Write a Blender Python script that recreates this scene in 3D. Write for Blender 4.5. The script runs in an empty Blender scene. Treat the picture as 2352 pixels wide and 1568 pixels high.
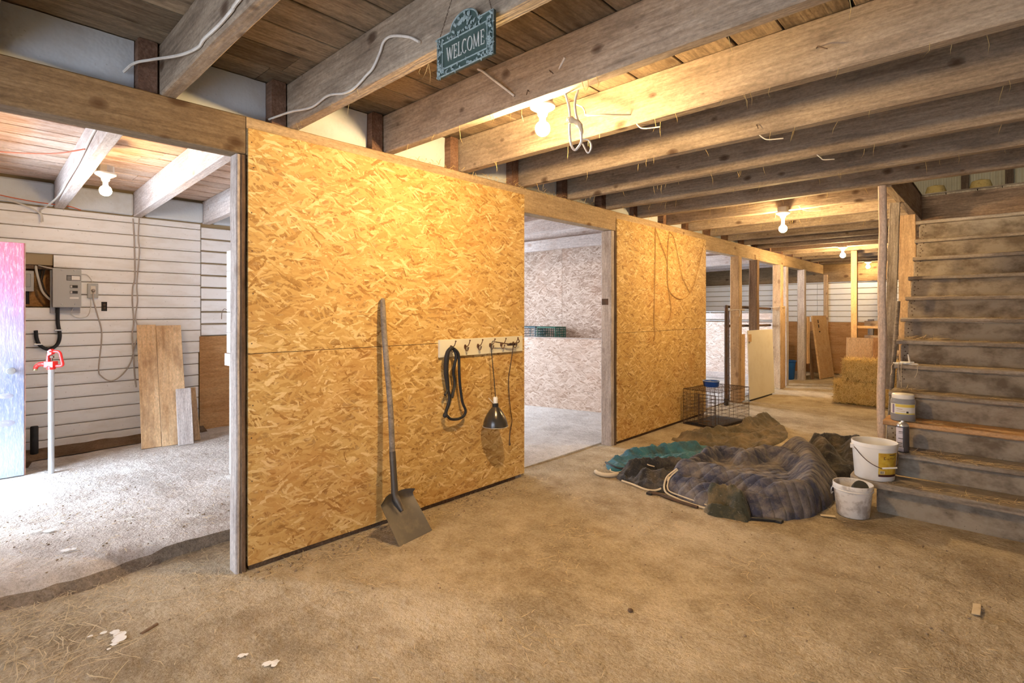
import bpy, bmesh, math, random
from mathutils import Vector, Matrix, noise
random.seed(7)
S = bpy.context.scene
COL = S.collection
PI = math.pi

# ------------------------------------------------------------------ camera
cam_d = bpy.data.cameras.new('camera')
cam_d.sensor_fit = 'HORIZONTAL'; cam_d.sensor_width = 36.0
cam_d.lens = 1211.0 / 2352.0 * 36.0
cam_d.shift_y = -(784.0 - 715.0) / 2352.0
cam_d.clip_start = 0.05; cam_d.clip_end = 200
cam = bpy.data.objects.new('camera', cam_d); COL.objects.link(cam)
cam.location = (0, 0, 1.43); cam.rotation_euler = (PI / 2, 0, math.radians(43))
S.camera = cam

# ------------------------------------------------------------------ world, sun, daylight, exposure
S.view_settings.view_transform = 'Standard'; S.view_settings.look = 'None'
S.view_settings.gamma = 1.0; S.view_settings.use_curve_mapping = False
S.view_settings.exposure = 0.55
S.cycles.use_denoising = True
S.cycles.max_bounces = 5; S.cycles.diffuse_bounces = 4
S.cycles.use_adaptive_sampling = True; S.cycles.adaptive_threshold = 0.08; S.cycles.adaptive_min_samples = 16
S.cycles.time_limit = 1100
S.cycles.sample_clamp_indirect = 6.0
W = bpy.data.worlds.new('sky'); S.world = W; W.use_nodes = True
W.node_tree.nodes['Background'].inputs[0].default_value = (0.62, 0.76, 1.0, 1)
W.node_tree.nodes['Background'].inputs[1].default_value = 3.0

def daylight(name, loc, direction, sx, sy, power, color=(0.78, 0.88, 1.0)):
    d = bpy.data.lights.new(name, 'AREA'); d.shape = 'RECTANGLE'; d.size = sx; d.size_y = sy
    d.energy = power; d.color = color
    o = bpy.data.objects.new(name, d); COL.objects.link(o); o.location = loc
    o.rotation_euler = Vector(direction).to_track_quat('-Z', 'Z').to_euler()
    return o
# open barn door behind the camera, entrance of the bay on the left, stall windows, plus added yard and loft fills
daylight('daylight_barn_door', (-0.9, -1.75, 1.0), (0, 1, -0.06), 2.6, 1.9, 31, (0.92, 0.95, 1.0))
daylight('daylight_entrance', (-5.5, -1.9, 1.3), (0.0, 1, -0.02), 2.2, 2.2, 450, (0.68, 0.82, 1.0))
daylight('fill_yard_spill', (-7.4, -1.8, 1.35), (0.87, 0.5, -0.04), 1.8, 2.2, 580, (0.86, 0.92, 1.0))  # added outside, aimed through the entrance to spill daylight onto the aisle floor
daylight('daylight_stall_window', (-6.62, 4.75, 1.55), (1, 0, -0.15), 1.5, 1.1, 95, (0.76, 0.86, 1.0))
daylight('daylight_pen_window', (-6.62, 9.0, 1.5), (1, 0, -0.15), 1.8, 1.2, 190, (0.76, 0.86, 1.0))
daylight('fill_loft', (-1.5, -1.6, 4.4), (0, 1, 0), 2.0, 2.0, 420, (1.0, 0.88, 0.66))  # warm fill added to brighten the loft; its door is invented
sun_d = bpy.data.lights.new('sun', 'SUN'); sun_d.energy = 4.5; sun_d.angle = 0.02; sun_d.color = (1.0, 0.93, 0.82)
sun = bpy.data.objects.new('sun', sun_d); COL.objects.link(sun)
sun.rotation_euler = Vector((0.03, 0.50, -1.0)).to_track_quat('-Z', 'Y').to_euler()

# ------------------------------------------------------------------ mesh helpers
class MB:
    def __init__(s): s.v = []; s.f = []
    def add(s, vs, fs):
        b = len(s.v); s.v += [tuple(x) for x in vs]; s.f += [tuple(b + i for i in f) for f in fs]; return s
    def box(s, x0, y0, z0, x1, y1, z1, M=None):
        vs = [Vector(p) for p in ((x0,y0,z0),(x1,y0,z0),(x1,y1,z0),(x0,y1,z0),(x0,y0,z1),(x1,y0,z1),(x1,y1,z1),(x0,y1,z1))]
        if M: vs = [M @ p for p in vs]
        return s.add(vs, ((0,3,2,1),(4,5,6,7),(0,1,5,4),(1,2,6,5),(2,3,7,6),(3,0,4,7)))
    def tube(s, pts, r, n=8, cap=True, closed=False):
        pts = [Vector(p) for p in pts]; m = len(pts); rs = r if isinstance(r, (list, tuple)) else [r] * m
        prev = None; vs = []
        for i, p in enumerate(pts):
            if closed: t = pts[(i + 1) % m] - pts[i - 1]
            else: t = pts[min(i + 1, m - 1)] - pts[max(i - 1, 0)]
            t = t.normalized() if t.length > 1e-9 else Vector((0, 0, 1))
            if prev is None:
                a = Vector((0, 0, 1)) if abs(t.z) < 0.9 else Vector((1, 0, 0))
                nx = t.cross(a).normalized()
            else:
                nx = (prev - t * prev.dot(t)); nx = nx.normalized() if nx.length > 1e-6 else t.orthogonal().normalized()
            prev = nx; ny = t.cross(nx)
            for k in range(n):
                a = 2 * PI * k / n
                vs.append(p + (nx * math.cos(a) + ny * math.sin(a)) * rs[i])
        fs = []
        for i in range(m if closed else m - 1):
            j = (i + 1) % m
            for k in range(n):
                fs.append((i*n+k, i*n+(k+1) % n, j*n+(k+1) % n, j*n+k))
        if cap and not closed:
            fs.append(tuple(range(n-1, -1, -1))); fs.append(tuple((m-1)*n+k for k in range(n)))
        return s.add(vs, fs)
    def lathe(s, prof, n=24, cx=0, cy=0, cz=0, M=None, sy=1.0):
        vs = []; fs = []
        for (r, z) in prof:
            for k in range(n):
                a = 2 * PI * k / n
                p = Vector((cx + r * math.cos(a), cy + sy * r * math.sin(a), cz + z)); vs.append(M @ p if M else p)
        for i in range(len(prof) - 1):
            for k in range(n): fs.append((i*n+k, i*n+(k+1) % n, (i+1)*n+(k+1) % n, (i+1)*n+k))
        if prof[0][0] > 1e-6: fs.append(tuple(range(n-1, -1, -1)))
        if prof[-1][0] > 1e-6: fs.append(tuple((len(prof)-1)*n+k for k in range(n)))
        return s.add(vs, fs)
    def prism(s, poly, z0, z1, M=None):
        n = len(poly)
        vs = [Vector((x, y, z0)) for x, y in poly] + [Vector((x, y, z1)) for x, y in poly]
        if M: vs = [M @ p for p in vs]
        fs = [tuple(range(n-1, -1, -1)), tuple(range(n, 2*n))] + [(i, (i+1) % n, n+(i+1) % n, n+i) for i in range(n)]
        return s.add(vs, fs)
    def ball(s, c, r, n=10, m=6, sz=1.0):
        prof = [(max(1e-5, r * math.sin(PI*i/m)), -r * sz * math.cos(PI*i/m)) for i in range(m + 1)]
        return s.lathe(prof, n, c[0], c[1], c[2])
    def build(s, name, mat, parent=None, smooth=False, M=None, bevel=0):
        me = bpy.data.meshes.new(name); me.from_pydata(s.v, [], s.f); me.update()
        if smooth:
            for p in me.polygons: p.use_smooth = True
        me.materials.append(mat)
        o = bpy.data.objects.new(name, me); COL.objects.link(o)
        if parent: o.parent = parent
        if M: o.matrix_basis = M
        if bevel:
            b = o.modifiers.new('bevel', 'BEVEL'); b.width = bevel; b.segments = 2; b.limit_method = 'ANGLE'
        if smooth:
            try:
                me.set_sharp_from_angle(angle=math.radians(50))
            except Exception: pass
        return o

def empty(name, loc=(0, 0, 0), rotz=0.0):
    o = bpy.data.objects.new(name, None); COL.objects.link(o); o.location = loc; o.rotation_euler = (0, 0, rotz)
    o.empty_display_size = 0.1
    return o
def tag(o, label, cat, group=None, kind=None):
    o['label'] = label; o['category'] = cat
    if group: o['group'] = group
    if kind: o['kind'] = kind
    return o
def thing(name, label, cat, loc=(0, 0, 0), rotz=0.0, group=None):
    return tag(empty(name, loc, rotz), label, cat, group)
def struct(name, label=None):
    o = empty(name); o['kind'] = 'structure'
    if label: o['label'] = label
    return o
def axes(o, u, v):
    u = Vector(u).normalized(); v = Vector(v); v = (v - u * v.dot(u)).normalized(); w = u.cross(v)
    return Matrix(((u.x, v.x, w.x, o[0]), (u.y, v.y, w.y, o[1]), (u.z, v.z, w.z, o[2]), (0, 0, 0, 1)))
def board(name, o, u, v, L, Wd, T, mat, parent=None, seg=4, jit=0.0, bev=0.004):
    """a sawn board: local x = length, y = width, z = thickness, chamfered long edges, slightly uneven"""
    b = min(bev, T * .3, Wd * .3)
    ring = [(b, 0), (Wd - b, 0), (Wd, b), (Wd, T - b), (Wd - b, T), (b, T), (0, T - b), (0, b)]
    vs = []; fs = []; n = 8
    for i in range(seg + 1):
        dy0 = random.uniform(-jit, jit); dy1 = random.uniform(-jit, jit); dz = random.uniform(-jit, jit) * .5
        for (y, z) in ring:
            vs.append((L * i / seg, y + (dy0 if y < Wd / 2 else dy1), z + dz))
    for i in range(seg):
        for k in range(n): fs.append((i*n+k, i*n+(k+1) % n, (i+1)*n+(k+1) % n, (i+1)*n+k))
    fs.append(tuple(range(n-1, -1, -1))); fs.append(tuple(seg*n+k for k in range(n)))
    # ring runs counter-clockwise in y,z -> outward normals need flipping of sides
    fs = [tuple(reversed(f)) for f in fs[:-2]] + fs[-2:]
    m = MB(); m.v = vs; m.f = fs
    ob = m.build(name, mat, parent, M=axes(o, u, v))
    bm = bmesh.new(); bm.from_mesh(ob.data); bmesh.ops.recalc_face_normals(bm, faces=bm.faces); bm.to_mesh(ob.data); bm.free()
    return ob
def curve_pts(pts, sub=6):
    """Catmull-Rom through the points"""
    P = [Vector(p) for p in pts]; P = [P[0] * 2 - P[1]] + P + [P[-1] * 2 - P[-2]]; out = []
    for i in range(1, len(P) - 2):
        for k in range(sub):
            t = k / sub; a, b, c, d = P[i-1], P[i], P[i+1], P[i+2]
            out.append(0.5 * ((2*b) + (c-a)*t + (2*a-5*b+4*c-d)*t*t + (3*b-a-3*c+d)*t**3))
    out.append(P[-2]); return out

# ------------------------------------------------------------------ materials
def new_mat(name):
    m = bpy.data.materials.new(name); m.use_nodes = True
    nt = m.node_tree; bs = nt.nodes['Principled BSDF']
    return m, nt, bs
class N:
    def __init__(s, nt): s.nt = nt
    def n(s, t, **k):
        x = s.nt.nodes.new(t)
        for a, v in k.items(): setattr(x, a, v)
        return x
    def link(s, a, b): s.nt.links.new(a, b)
    def val(s, x, sock): 
        if hasattr(sock, 'is_linked') or hasattr(sock, 'links'): s.nt.links.new(sock, x)
        else: x.default_value = (*sock, 1) if isinstance(sock, tuple) and len(sock) == 3 else sock
    def math(s, op, a, b=0.0, clamp=False):
        x = s.n('ShaderNodeMath', operation=op, use_clamp=clamp); s.val(x.inputs[0], a); s.val(x.inputs[1], b); return x.outputs[0]
    def mix(s, f, a, b, bt='MIX'):
        x = s.n('ShaderNodeMix', data_type='RGBA', blend_type=bt)
        s.val(x.inputs[0], f); s.val(x.inputs[6], a); s.val(x.inputs[7], b); return x.outputs[2]
    def ramp(s, f, stops, interp='LINEAR'):
        x = s.n('ShaderNodeValToRGB'); x.color_ramp.interpolation = interp
        e = x.color_ramp.elements
        while len(e) < len(stops): e.new(0.5)
        for i, (p, c) in enumerate(stops):
            e[i].position = p; e[i].color = (c[0], c[1], c[2], 1) if isinstance(c, (tuple, list)) else (c, c, c, 1)
        s.link(f, x.inputs[0]); return x.outputs[0]
    def mapping(s, vec, scale=(1, 1, 1), rot=(0, 0, 0), loc=(0, 0, 0)):
        x = s.n('ShaderNodeMapping'); x.inputs[1].default_value = loc; x.inputs[2].default_value = rot; x.inputs[3].default_value = scale
        s.link(vec, x.inputs[0]); return x.outputs[0]
    def noise(s, vec, scale, detail=4, rough=.6, dist=0.0):
        x = s.n('ShaderNodeTexNoise'); x.inputs['Scale'].default_value = scale; x.inputs['Detail'].default_value = detail
        x.inputs['Roughness'].default_value = rough; x.inputs['Distortion'].default_value = dist
        s.link(vec, x.inputs['Vector']); return x.outputs[0]
    def coords(s, rnd=True):
        tc = s.n('ShaderNodeTexCoord')
        if not rnd: return tc.outputs['Object']
        oi = s.n('ShaderNodeObjectInfo'); v = s.n('ShaderNodeVectorMath', operation='ADD')
        cb = s.n('ShaderNodeCombineXYZ')
        for i, k in enumerate((31.7, 17.3, 57.1)): s.link(s.math('MULTIPLY', oi.outputs['Random'], k), cb.inputs[i])
        s.link(tc.outputs['Object'], v.inputs[0]); s.link(cb.outputs[0], v.inputs[1]); return v.outputs[0]
    def bump(s, h, bs, strength=.4, dist=.004):
        x = s.n('ShaderNodeBump'); x.inputs['Strength'].default_value = strength; x.inputs['Distance'].default_value = dist
        s.link(h, x.inputs['Height']); s.link(x.outputs[0], bs.inputs['Normal'])

def wood(name, dark, mid, light, knots=0.6, stain=0.35, stain_col=(0.05, 0.035, 0.025), rough=0.85, fine=1.0, var=0.25, saw=False):
    m, nt, bs = new_mat(name); g = N(nt); P = g.coords()
    grain = g.noise(g.mapping(P, (1.6, 26 * fine, 26 * fine)), 2.2, 4, .62, .35)
    broad = g.noise(g.mapping(P, (.7, 4, 4)), 1.4, 1, .5, .2)
    f = g.math('ADD', g.math('MULTIPLY', grain, .65), g.math('MULTIPLY', broad, .35))
    col = g.ramp(f, [(0.24, dark), (0.48, mid), (0.72, light)])
    spk = g.noise(g.mapping(P, (1.0, 2.0, 2.0)), 38, 3, .75)
    sv = g.n('ShaderNodeHueSaturation'); g.link(col, sv.inputs['Color']); g.link(g.math('ADD', .42, g.math('MULTIPLY', spk, 1.12)), sv.inputs['Value']); col = sv.outputs[0]
    # per-board tone
    oi = g.n('ShaderNodeObjectInfo')
    tone = g.math('ADD', 1.0 - var * .5, g.math('MULTIPLY', oi.outputs['Random'], var))
    hv = g.n('ShaderNodeHueSaturation'); g.link(col, hv.inputs['Color']); g.link(tone, hv.inputs['Value']); col = hv.outputs[0]
    # blotchy weathering
    bl = g.noise(g.mapping(P, (1.0, 3.0, 3.0), loc=(3, 7, 1)), 2.6, 3, .65)
    col = g.mix(g.math('MULTIPLY', g.ramp(bl, [(0.48, 0.0), (0.70, 1.0)]), stain), col, stain_col)
    if knots > 0:
        vo = g.n('ShaderNodeTexVoronoi', voronoi_dimensions='2D'); vo.inputs['Scale'].default_value = 1.0
        sxyz = g.n('ShaderNodeSeparateXYZ'); g.link(P, sxyz.inputs[0]); cxy = g.n('ShaderNodeCombineXYZ')
        g.link(g.math('MULTIPLY', sxyz.outputs[0], 3.4), cxy.inputs[0]); g.link(g.math('MULTIPLY', g.math('ADD', sxyz.outputs[1], sxyz.outputs[2]), 5.2), cxy.inputs[1])
        g.link(cxy.outputs[0], vo.inputs['Vector'])
        sx = g.n('ShaderNodeSeparateColor'); g.link(vo.outputs['Color'], sx.inputs[0])
        rad = g.math('MULTIPLY', g.math('SUBTRACT', sx.outputs[0], .35), .27)   # only some cells hold a knot
        k = g.math('ADD', g.math('SUBTRACT', rad, vo.outputs['Distance']), g.math('ADD', g.math('MULTIPLY', g.math('SUBTRACT', spk, .5), .16), g.math('MULTIPLY', g.math('SUBTRACT', bl, .5), .22)))
        kf = g.ramp(k, [(-0.0, 0.0), (0.02, .45), (0.10, 1.0)])
        col = g.mix(g.math('MULTIPLY', kf, knots), col, (stain_col[0]*.9, stain_col[1]*.75, stain_col[2]*.6, 1))
    g.link(col, bs.inputs['Base Color']); bs.inputs['Roughness'].default_value = rough
    bs.inputs['Specular IOR Level'].default_value = .2
    h = g.noise(g.mapping(P, (3.0, 30 * fine, 30 * fine)), 2.2, 1, .6)
    if saw and False:
        wv = g.n('ShaderNodeTexWave'); wv.bands_direction = 'X'; wv.inputs['Scale'].default_value = 55; wv.inputs['Distortion'].default_value = 2.5
        g.link(P, wv.inputs[0]); h = g.math('ADD', h, g.math('MULTIPLY', wv.outputs['Fac'], .5))
    g.bump(h, bs, .5, .006)
    return m

def osb(name, stops, vertical=False, grime=(0.1, 0.05, 0.02), grime_f=.25):
    m, nt, bs = new_mat(name); g = N(nt); P = g.coords()
    nz = g.n('ShaderNodeTexNoise'); nz.inputs['Scale'].default_value = 14; g.link(P, nz.inputs['Vector'])
    sc = g.n('ShaderNodeVectorMath', operation='SCALE'); sc.inputs[3].default_value = .035; g.link(nz.outputs['Color'], sc.inputs[0])
    ad = g.n('ShaderNodeVectorMath', operation='ADD'); g.link(P, ad.inputs[0]); g.link(sc.outputs[0], ad.inputs[1]); Q = ad.outputs[0]
    T = None; Pr = None
    angs = [-32, -13, 4, 19, 38, 68, -58]
    for i, a in enumerate(angs):
        if vertical: a += 90
        rt = g.mapping(Q, (1, 1, 1), (0, 0, math.radians(a)), (i * 3.7, i * 1.3, 0))
        s1 = 8.0 if i % 2 == 0 else 11.0; s2 = 75 if i % 3 else 48
        st = g.mapping(rt, (s1, s2, 0.0))
        vo = g.n('ShaderNodeTexVoronoi', voronoi_dimensions='2D'); vo.inputs['Scale'].default_value = 1.0; g.link(st, vo.inputs['Vector'])
        sx = g.n('ShaderNodeSeparateColor'); g.link(vo.outputs['Color'], sx.inputs[0])
        pr = g.math('SUBTRACT', sx.outputs[1], g.math('MULTIPLY', vo.outputs['Distance'], .55))
        if i >= 5: pr = g.math('SUBTRACT', pr, .16)
        tone = sx.outputs[0]
        if T is None: T, Pr = tone, pr
        else:
            gt = g.math('GREATER_THAN', pr, Pr)
            mx = g.n('ShaderNodeMix', data_type='FLOAT'); g.link(gt, mx.inputs[0]); g.link(T, mx.inputs[2]); g.link(tone, mx.inputs[3])
            T = mx.outputs[0]; Pr = g.math('MAXIMUM', Pr, pr)
    low = g.noise(P, 60.0, 2, .7)
    T2 = g.math('ADD', g.math('MULTIPLY', T, .78), g.math('MULTIPLY', low, .22))
    col = g.ramp(T2, stops)
    edge = g.ramp(Pr, [(0.34, 1.0), (0.50, 0.0)])       # low spots between strands
    col = g.mix(g.math('MULTIPLY', edge, .5), col, (grime[0], grime[1], grime[2], 1))
    dirt = g.ramp(g.noise(P, 1.7, 4, .7), [(0.5, 0.0), (0.72, 1.0)])
    col = g.mix(g.math('MULTIPLY', dirt, grime_f), col, (grime[0]*2.4, grime[1]*2.2, grime[2]*2.2, 1))
    g.link(col, bs.inputs['Base Color']); bs.inputs['Roughness'].default_value = .62
    bs.inputs['Specular IOR Level'].default_value = .3
    return m

def paint(name, col, dirt=(0.22, 0.14, 0.08), amount=.35, rough=.6, scale=3.0, stretch=(1, 1, 1), metallic=0.0, bump=.15, speck=0.0, thr=(.5, .75)):
    m, nt, bs = new_mat(name); g = N(nt); P = g.coords()
    d = g.ramp(g.noise(g.mapping(P, stretch), scale, 4, .68), [(thr[0], 0.0), (thr[1], 1.0)])
    c = g.mix(g.math('MULTIPLY', d, amount), (col[0], col[1], col[2], 1), (dirt[0], dirt[1], dirt[2], 1))
    if speck:
        sp = g.ramp(g.noise(P, 70, 2, .5), [(0.70, 0.0), (0.76, 1.0)])
        c = g.mix(g.math('MULTIPLY', sp, speck), c, (dirt[0]*.4, dirt[1]*.4, dirt[2]*.4, 1))
    g.link(c, bs.inputs['Base Color']); bs.inputs['Roughness'].default_value = rough; bs.inputs['Metallic'].default_value = metallic
    bs.inputs['Specular IOR Level'].default_value = .35
    if bump: g.bump(g.noise(P, 40, 1, .6), bs, bump, .003)
    return m
def flat(name, col, rough=.6, metallic=0.0):
    m, nt, bs = new_mat(name); bs.inputs['Base Color'].default_value = (*col, 1)
    bs.inputs['Roughness'].default_value = rough; bs.inputs['Metallic'].default_value = metallic
    return m
def emit(name, col, strength):
    m, nt, bs = new_mat(name); bs.inputs['Base Color'].default_value = (1, 1, 1, 1)
    bs.inputs['Emission Color'].default_value = (*col, 1); bs.inputs['Emission Strength'].default_value = strength
    return m
def concrete(name, c0, c1, c2, straw=.3, broom=(0, 0, 0), brown=(0.10, 0.055, 0.025), chalk=0.0, gritty=1.0):
    m, nt, bs = new_mat(name); g = N(nt); P = g.coords(False)
    a = g.noise(P, 1.1, 3, .62); b = g.noise(P, 7, 5, .7); c = g.noise(P, 60, 2, .7)
    f = g.math('ADD', g.math('MULTIPLY', a, .45), g.math('ADD', g.math('MULTIPLY', b, .3), g.math('MULTIPLY', c, .25)))
    col = g.ramp(f, [(0.40, c0), (0.50, c1), (0.60, c2)])
    st = g.ramp(g.noise(g.mapping(P, (1, 1, 1), loc=(5, 2, 0)), 2.3, 4, .75), [(0.52, 0.0), (0.72, 1.0)])
    col = g.mix(g.math('MULTIPLY', st, straw), col, (*brown, 1))
    grit = g.ramp(g.noise(P, 150, 1, .6), [(0.58, 0.0), (0.72, 1.0)])
    col = g.mix(g.math('MULTIPLY', grit, .35 * gritty), col, (brown[0]*.6, brown[1]*.6, brown[2]*.7, 1))
    if chalk:
        ck = g.ramp(g.noise(g.mapping(P, (1, 1, 1), loc=(9, 4, 0)), 3.2, 4, .7), [(0.60, 0.0), (0.70, 1.0)])
        col = g.mix(g.math('MULTIPLY', ck, chalk), col, (.78, .76, .72, 1))
    hb = g.noise(P, 16, 4, .72)
    h = hb
    g.link(col, bs.inputs['Base Color']); bs.inputs['Roughness'].default_value = .9; bs.inputs['Specular IOR Level'].default_value = .15
    g.bump(h, bs, .75, .03)
    return m

M = {}
M['joist'] = wood('weathered_joist', (.14, .105, .075), (.30, .235, .17), (.42, .345, .26), .85, .45, (.07, .045, .03), saw=True)
M['beam'] = wood('brown_beam', (.105, .07, .038), (.205, .14, .078), (.29, .21, .125), .8, .35, (.07, .04, .02))
M['beam_light'] = wood('tan_beam', (.26, .18, .10), (.44, .32, .19), (.56, .43, .28), .8, .3, (.16, .09, .045))
M['riser'] = paint('riser_board', (.32, .275, .215), (.12, .088, .058), .85, .9, 4.5, (1, 1.4, 1), bump=.6, speck=.6, thr=(.42, .64))
M['boards'] = wood('ceiling_boards', (.11, .08, .052), (.235, .175, .115), (.35, .27, .18), .55, .55, (.05, .032, .02), var=.5)
M['white_wood'] = wood('whitewashed_wood', (.38, .31, .28), (.55, .48, .44), (.67, .61, .57), .45, .4, (.32, .20, .13), var=.2)
M['white_boards'] = wood('whitewashed_boards', (.40, .26, .18), (.60, .44, .34), (.74, .60, .50), .4, .6, (.36, .18, .08), var=.35)
M['post_dark'] = wood('dark_post', (.06, .035, .022), (.14, .085, .05), (.24, .16, .10), .4, .4, (.03, .02, .012))
M['lap'] = wood('dark_lap', (.09, .045, .03), (.18, .10, .065), (.27, .17, .12), .5, .4, (.05, .025, .015))
M['post_grey'] = wood('grey_post', (.22, .18, .16), (.42, .37, .34), (.58, .53, .50), .3, .35, (.12, .08, .06))
M['post_tan'] = wood('tan_post', (.28, .18, .10), (.47, .33, .20), (.60, .45, .29), .6, .35, (.14, .08, .045))
M['stair'] = wood('stair_wood', (.12, .10, .085), (.235, .205, .175), (.34, .305, .27), .3, .55, (.08, .055, .035), var=.3)
M['tread'] = wood('tread_wood', (.17, .14, .11), (.31, .265, .215), (.44, .385, .32), .3, .45, (.12, .08, .045), var=.3)
M['tread_new'] = wood('tread_orange', (.34, .19, .09), (.50, .30, .15), (.60, .40, .22), .3, .25, (.2, .11, .05), var=.1)
M['osb'] = osb('osb_golden', [(0.08, (.27, .135, .035)), (0.22, (.48, .285, .085)), (0.5, (.56, .36, .125)), (0.74, (.63, .43, .17)), (0.90, (.76, .58, .29))], grime=(.2, .09, .025), grime_f=.3)
M['osb_pale'] = osb('osb_pale', [(0.10, (.38, .27, .20)), (0.26, (.56, .44, .36)), (0.55, (.64, .53, .45)), (0.9, (.76, .67, .60))], grime=(.26, .17, .12))
M['osb_vert'] = osb('osb_aged', [(0.10, (.24, .15, .10)), (0.28, (.38, .27, .20)), (0.55, (.47, .35, .27)), (0.9, (.62, .50, .41))], vertical=True, grime=(.16, .09, .05), grime_f=.4)
M['ply'] = wood('plywood_orange', (.33, .16, .06), (.46, .25, .105), (.56, .34, .16), .35, .3, (.2, .09, .035), fine=.5, var=.2)
M['ply_light'] = wood('plywood_tan', (.46, .28, .13), (.60, .40, .21), (.70, .50, .29), .3, .25, (.3, .17, .07), fine=.5, var=.2)
M['cream'] = paint('cream_panel', (.74, .70, .59), (.45, .36, .2), .3, .7, 2.5)
M['siding'] = paint('white_siding', (.86, .86, .86), (.50, .42, .32), .45, .45, 2.2, (1, 2.5, 1), speck=.5, bump=.05, thr=(.47, .8))
M['siding_far'] = paint('white_siding_far', (.76, .76, .76), (.5, .42, .3), .3, .5, 2.0, bump=0)
M['siding_gap'] = flat('siding_joint', (.34, .26, .15), .8)
M['foam'] = paint('foam_board', (.60, .64, .67), (.42, .41, .38), .35, .9, 6, bump=.5, speck=.3)
M['floor'] = concrete('floor_dirty_concrete', (.25, .20, .13), (.395, .33, .23), (.52, .45, .335), .5, (0, 0, 0), (.20, .135, .07))
M['floor_left'] = concrete('floor_dusty_slab', (.36, .32, .28), (.52, .48, .44), (.64, .60, .56), .5, (0, 0, 0), (.20, .13, .075), chalk=.6)
M['floor_stall'] = concrete('floor_stall_slab', (.38, .35, .32), (.54, .51, .48), (.64, .62, .59), .3, (0, 0, 0), (.25, .2, .15))
M['slab_edge'] = concrete('slab_edge', (.13, .10, .07), (.24, .19, .14), (.34, .285, .22), .5)
M['dirt'] = concrete('earth', (.09, .055, .03), (.16, .10, .06), (.24, .16, .10), .5)
M['outer'] = paint('outer_wall', (.42, .36, .30), (.2, .14, .1), .5, .9, 2)
M['black'] = paint('black_rubber', (.018, .018, .02), (.08, .07, .06), .3, .55, 8)
M['steel'] = paint('grey_steel', (.42, .42, .41), (.2, .16, .12), .4, .45, 6, metallic=.5)
M['galv'] = paint('galvanised_pipe', (.62, .65, .68), (.4, .4, .4), .3, .3, 10, metallic=.75)
M['rust'] = paint('rusty_iron', (.10, .065, .045), (.25, .11, .05), .6, .8, 10, metallic=.3)
M['white_pl'] = paint('white_plastic', (.80, .80, .78), (.5, .42, .32), .2, .4, 5, bump=.03)
M['white_pl_dirty'] = paint('dirty_white_plastic', (.74, .72, .68), (.25, .19, .14), .6, .5, 9, bump=.05, thr=(.48, .62))
M['cable_w'] = paint('white_cable', (.62, .58, .52), (.3, .24, .18), .5, .5, 12, bump=.1)
M['cable_g'] = paint('grey_cord', (.40, .34, .29), (.2, .15, .1), .4, .6, 10, bump=.05)
M['cable_b'] = flat('black_cord', (.02, .018, .016), .5)
M['cable_o'] = flat('orange_wire', (.62, .12, .03), .5)
M['twine'] = paint('twine', (.45, .26, .09), (.25, .14, .05), .5, .9, 30)
M['twine_pale'] = flat('pale_twine', (.62, .52, .36), .9)
M['red'] = paint('red_enamel', (.78, .03, .025), (.5, .05, .04), .4, .3, 6, bump=.03)
M['blue_pl'] = paint('blue_plastic', (.015, .075, .36), (.01, .04, .17), .5, .4, 8, bump=.05)
M['blue_pl2'] = paint('dull_blue_plastic', (.01, .09, .34), (.02, .05, .16), .5, .5, 8, bump=.05)
M['straw'] = paint('straw', (.68, .50, .20), (.42, .27, .08), .7, .85, 12, bump=0)
M['straw_dry'] = paint('dry_straw', (.56, .45, .28), (.34, .22, .10), .7, .9, 12, bump=0)
M['hay_core'] = paint('hay_core', (.46, .31, .10), (.22, .13, .04), .8, .95, 30, bump=1.0)

# ================================================================== THE SETTING
PX = -3.04                      # face of the long partition
XO, XR = -6.70, 1.30            # outer wall face, right wall face
YB, YF = 13.80, -1.80           # far wall face, front wall face
JY = [-1.215, -.545, .125, .79, 1.425, 2.085, 2.755, 3.43, 4.125, 4.79] + [5.465 + .672 * k for k in range(13)]     # far edge of every joist
# ---- floors
fl = MB()
nx, ny = 60, 150
for j in range(ny + 1):
    for i in range(nx + 1):
        x = -3.75 + (XR + 3.75) * i / nx; y = YF + (YB + .1 - YF) * j / ny
        z = 0.006 * (noise.noise((x * 1.3, y * 1.3, 0)) + .5 * noise.noise((x * 4, y * 4, 3)))
        fl.v.append((x, y, min(z, 0.004)))
for j in range(ny):
    for i in range(nx):
        a = j * (nx + 1) + i; fl.f.append((a, a + 1, a + nx + 2, a + nx + 1))
floor = fl.build('floor', M['floor'], smooth=True); floor['kind'] = 'structure'
floor['label'] = 'dusty brown concrete floor of the barn aisle'
# raised slab of the left bay with a broken front edge
sl = MB(); edge = []
y = -1.3
while y < 3.5:
    if y > .84: x = -3.545 + random.uniform(-.006, .006)
    else: x = -3.545 + .05 * noise.noise((y * 3.1, 2.2, 0)) + random.uniform(-.02, .02)
    edge.append((x, y)); y += .06
NXs = 52
for (ex, ey) in edge:
    rough = 1.0 if ey < .84 else .12
    sl.v.append((ex + .07 * rough + .01, ey, -.01))
    for i in range(NXs + 1):
        t = i / NXs; x = ex + (XO - .06 - ex) * t
        z = .08 + .010 * noise.noise((x * 2.1, ey * 2.1, 5)) + .004 * noise.noise((x * 9, ey * 9, 1))
        if i == 0: z -= .035 * rough + .006
        elif i == 1: z -= .012 * rough
        sl.v.append((x, ey, z))
w = NXs + 2
for j in range(len(edge) - 1):
    for i in range(w - 1):
        a = j * w + i; sl.f.append((a, a + w, a + w + 1, a + 1))
fs = sl.build('floor_left', M['floor_left'], smooth=True); fs.data.materials.append(M['slab_edge'])
for pi_, p_ in enumerate(fs.data.polygons):
    if pi_ % (w - 1) == 0: p_.material_index = 1
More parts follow.
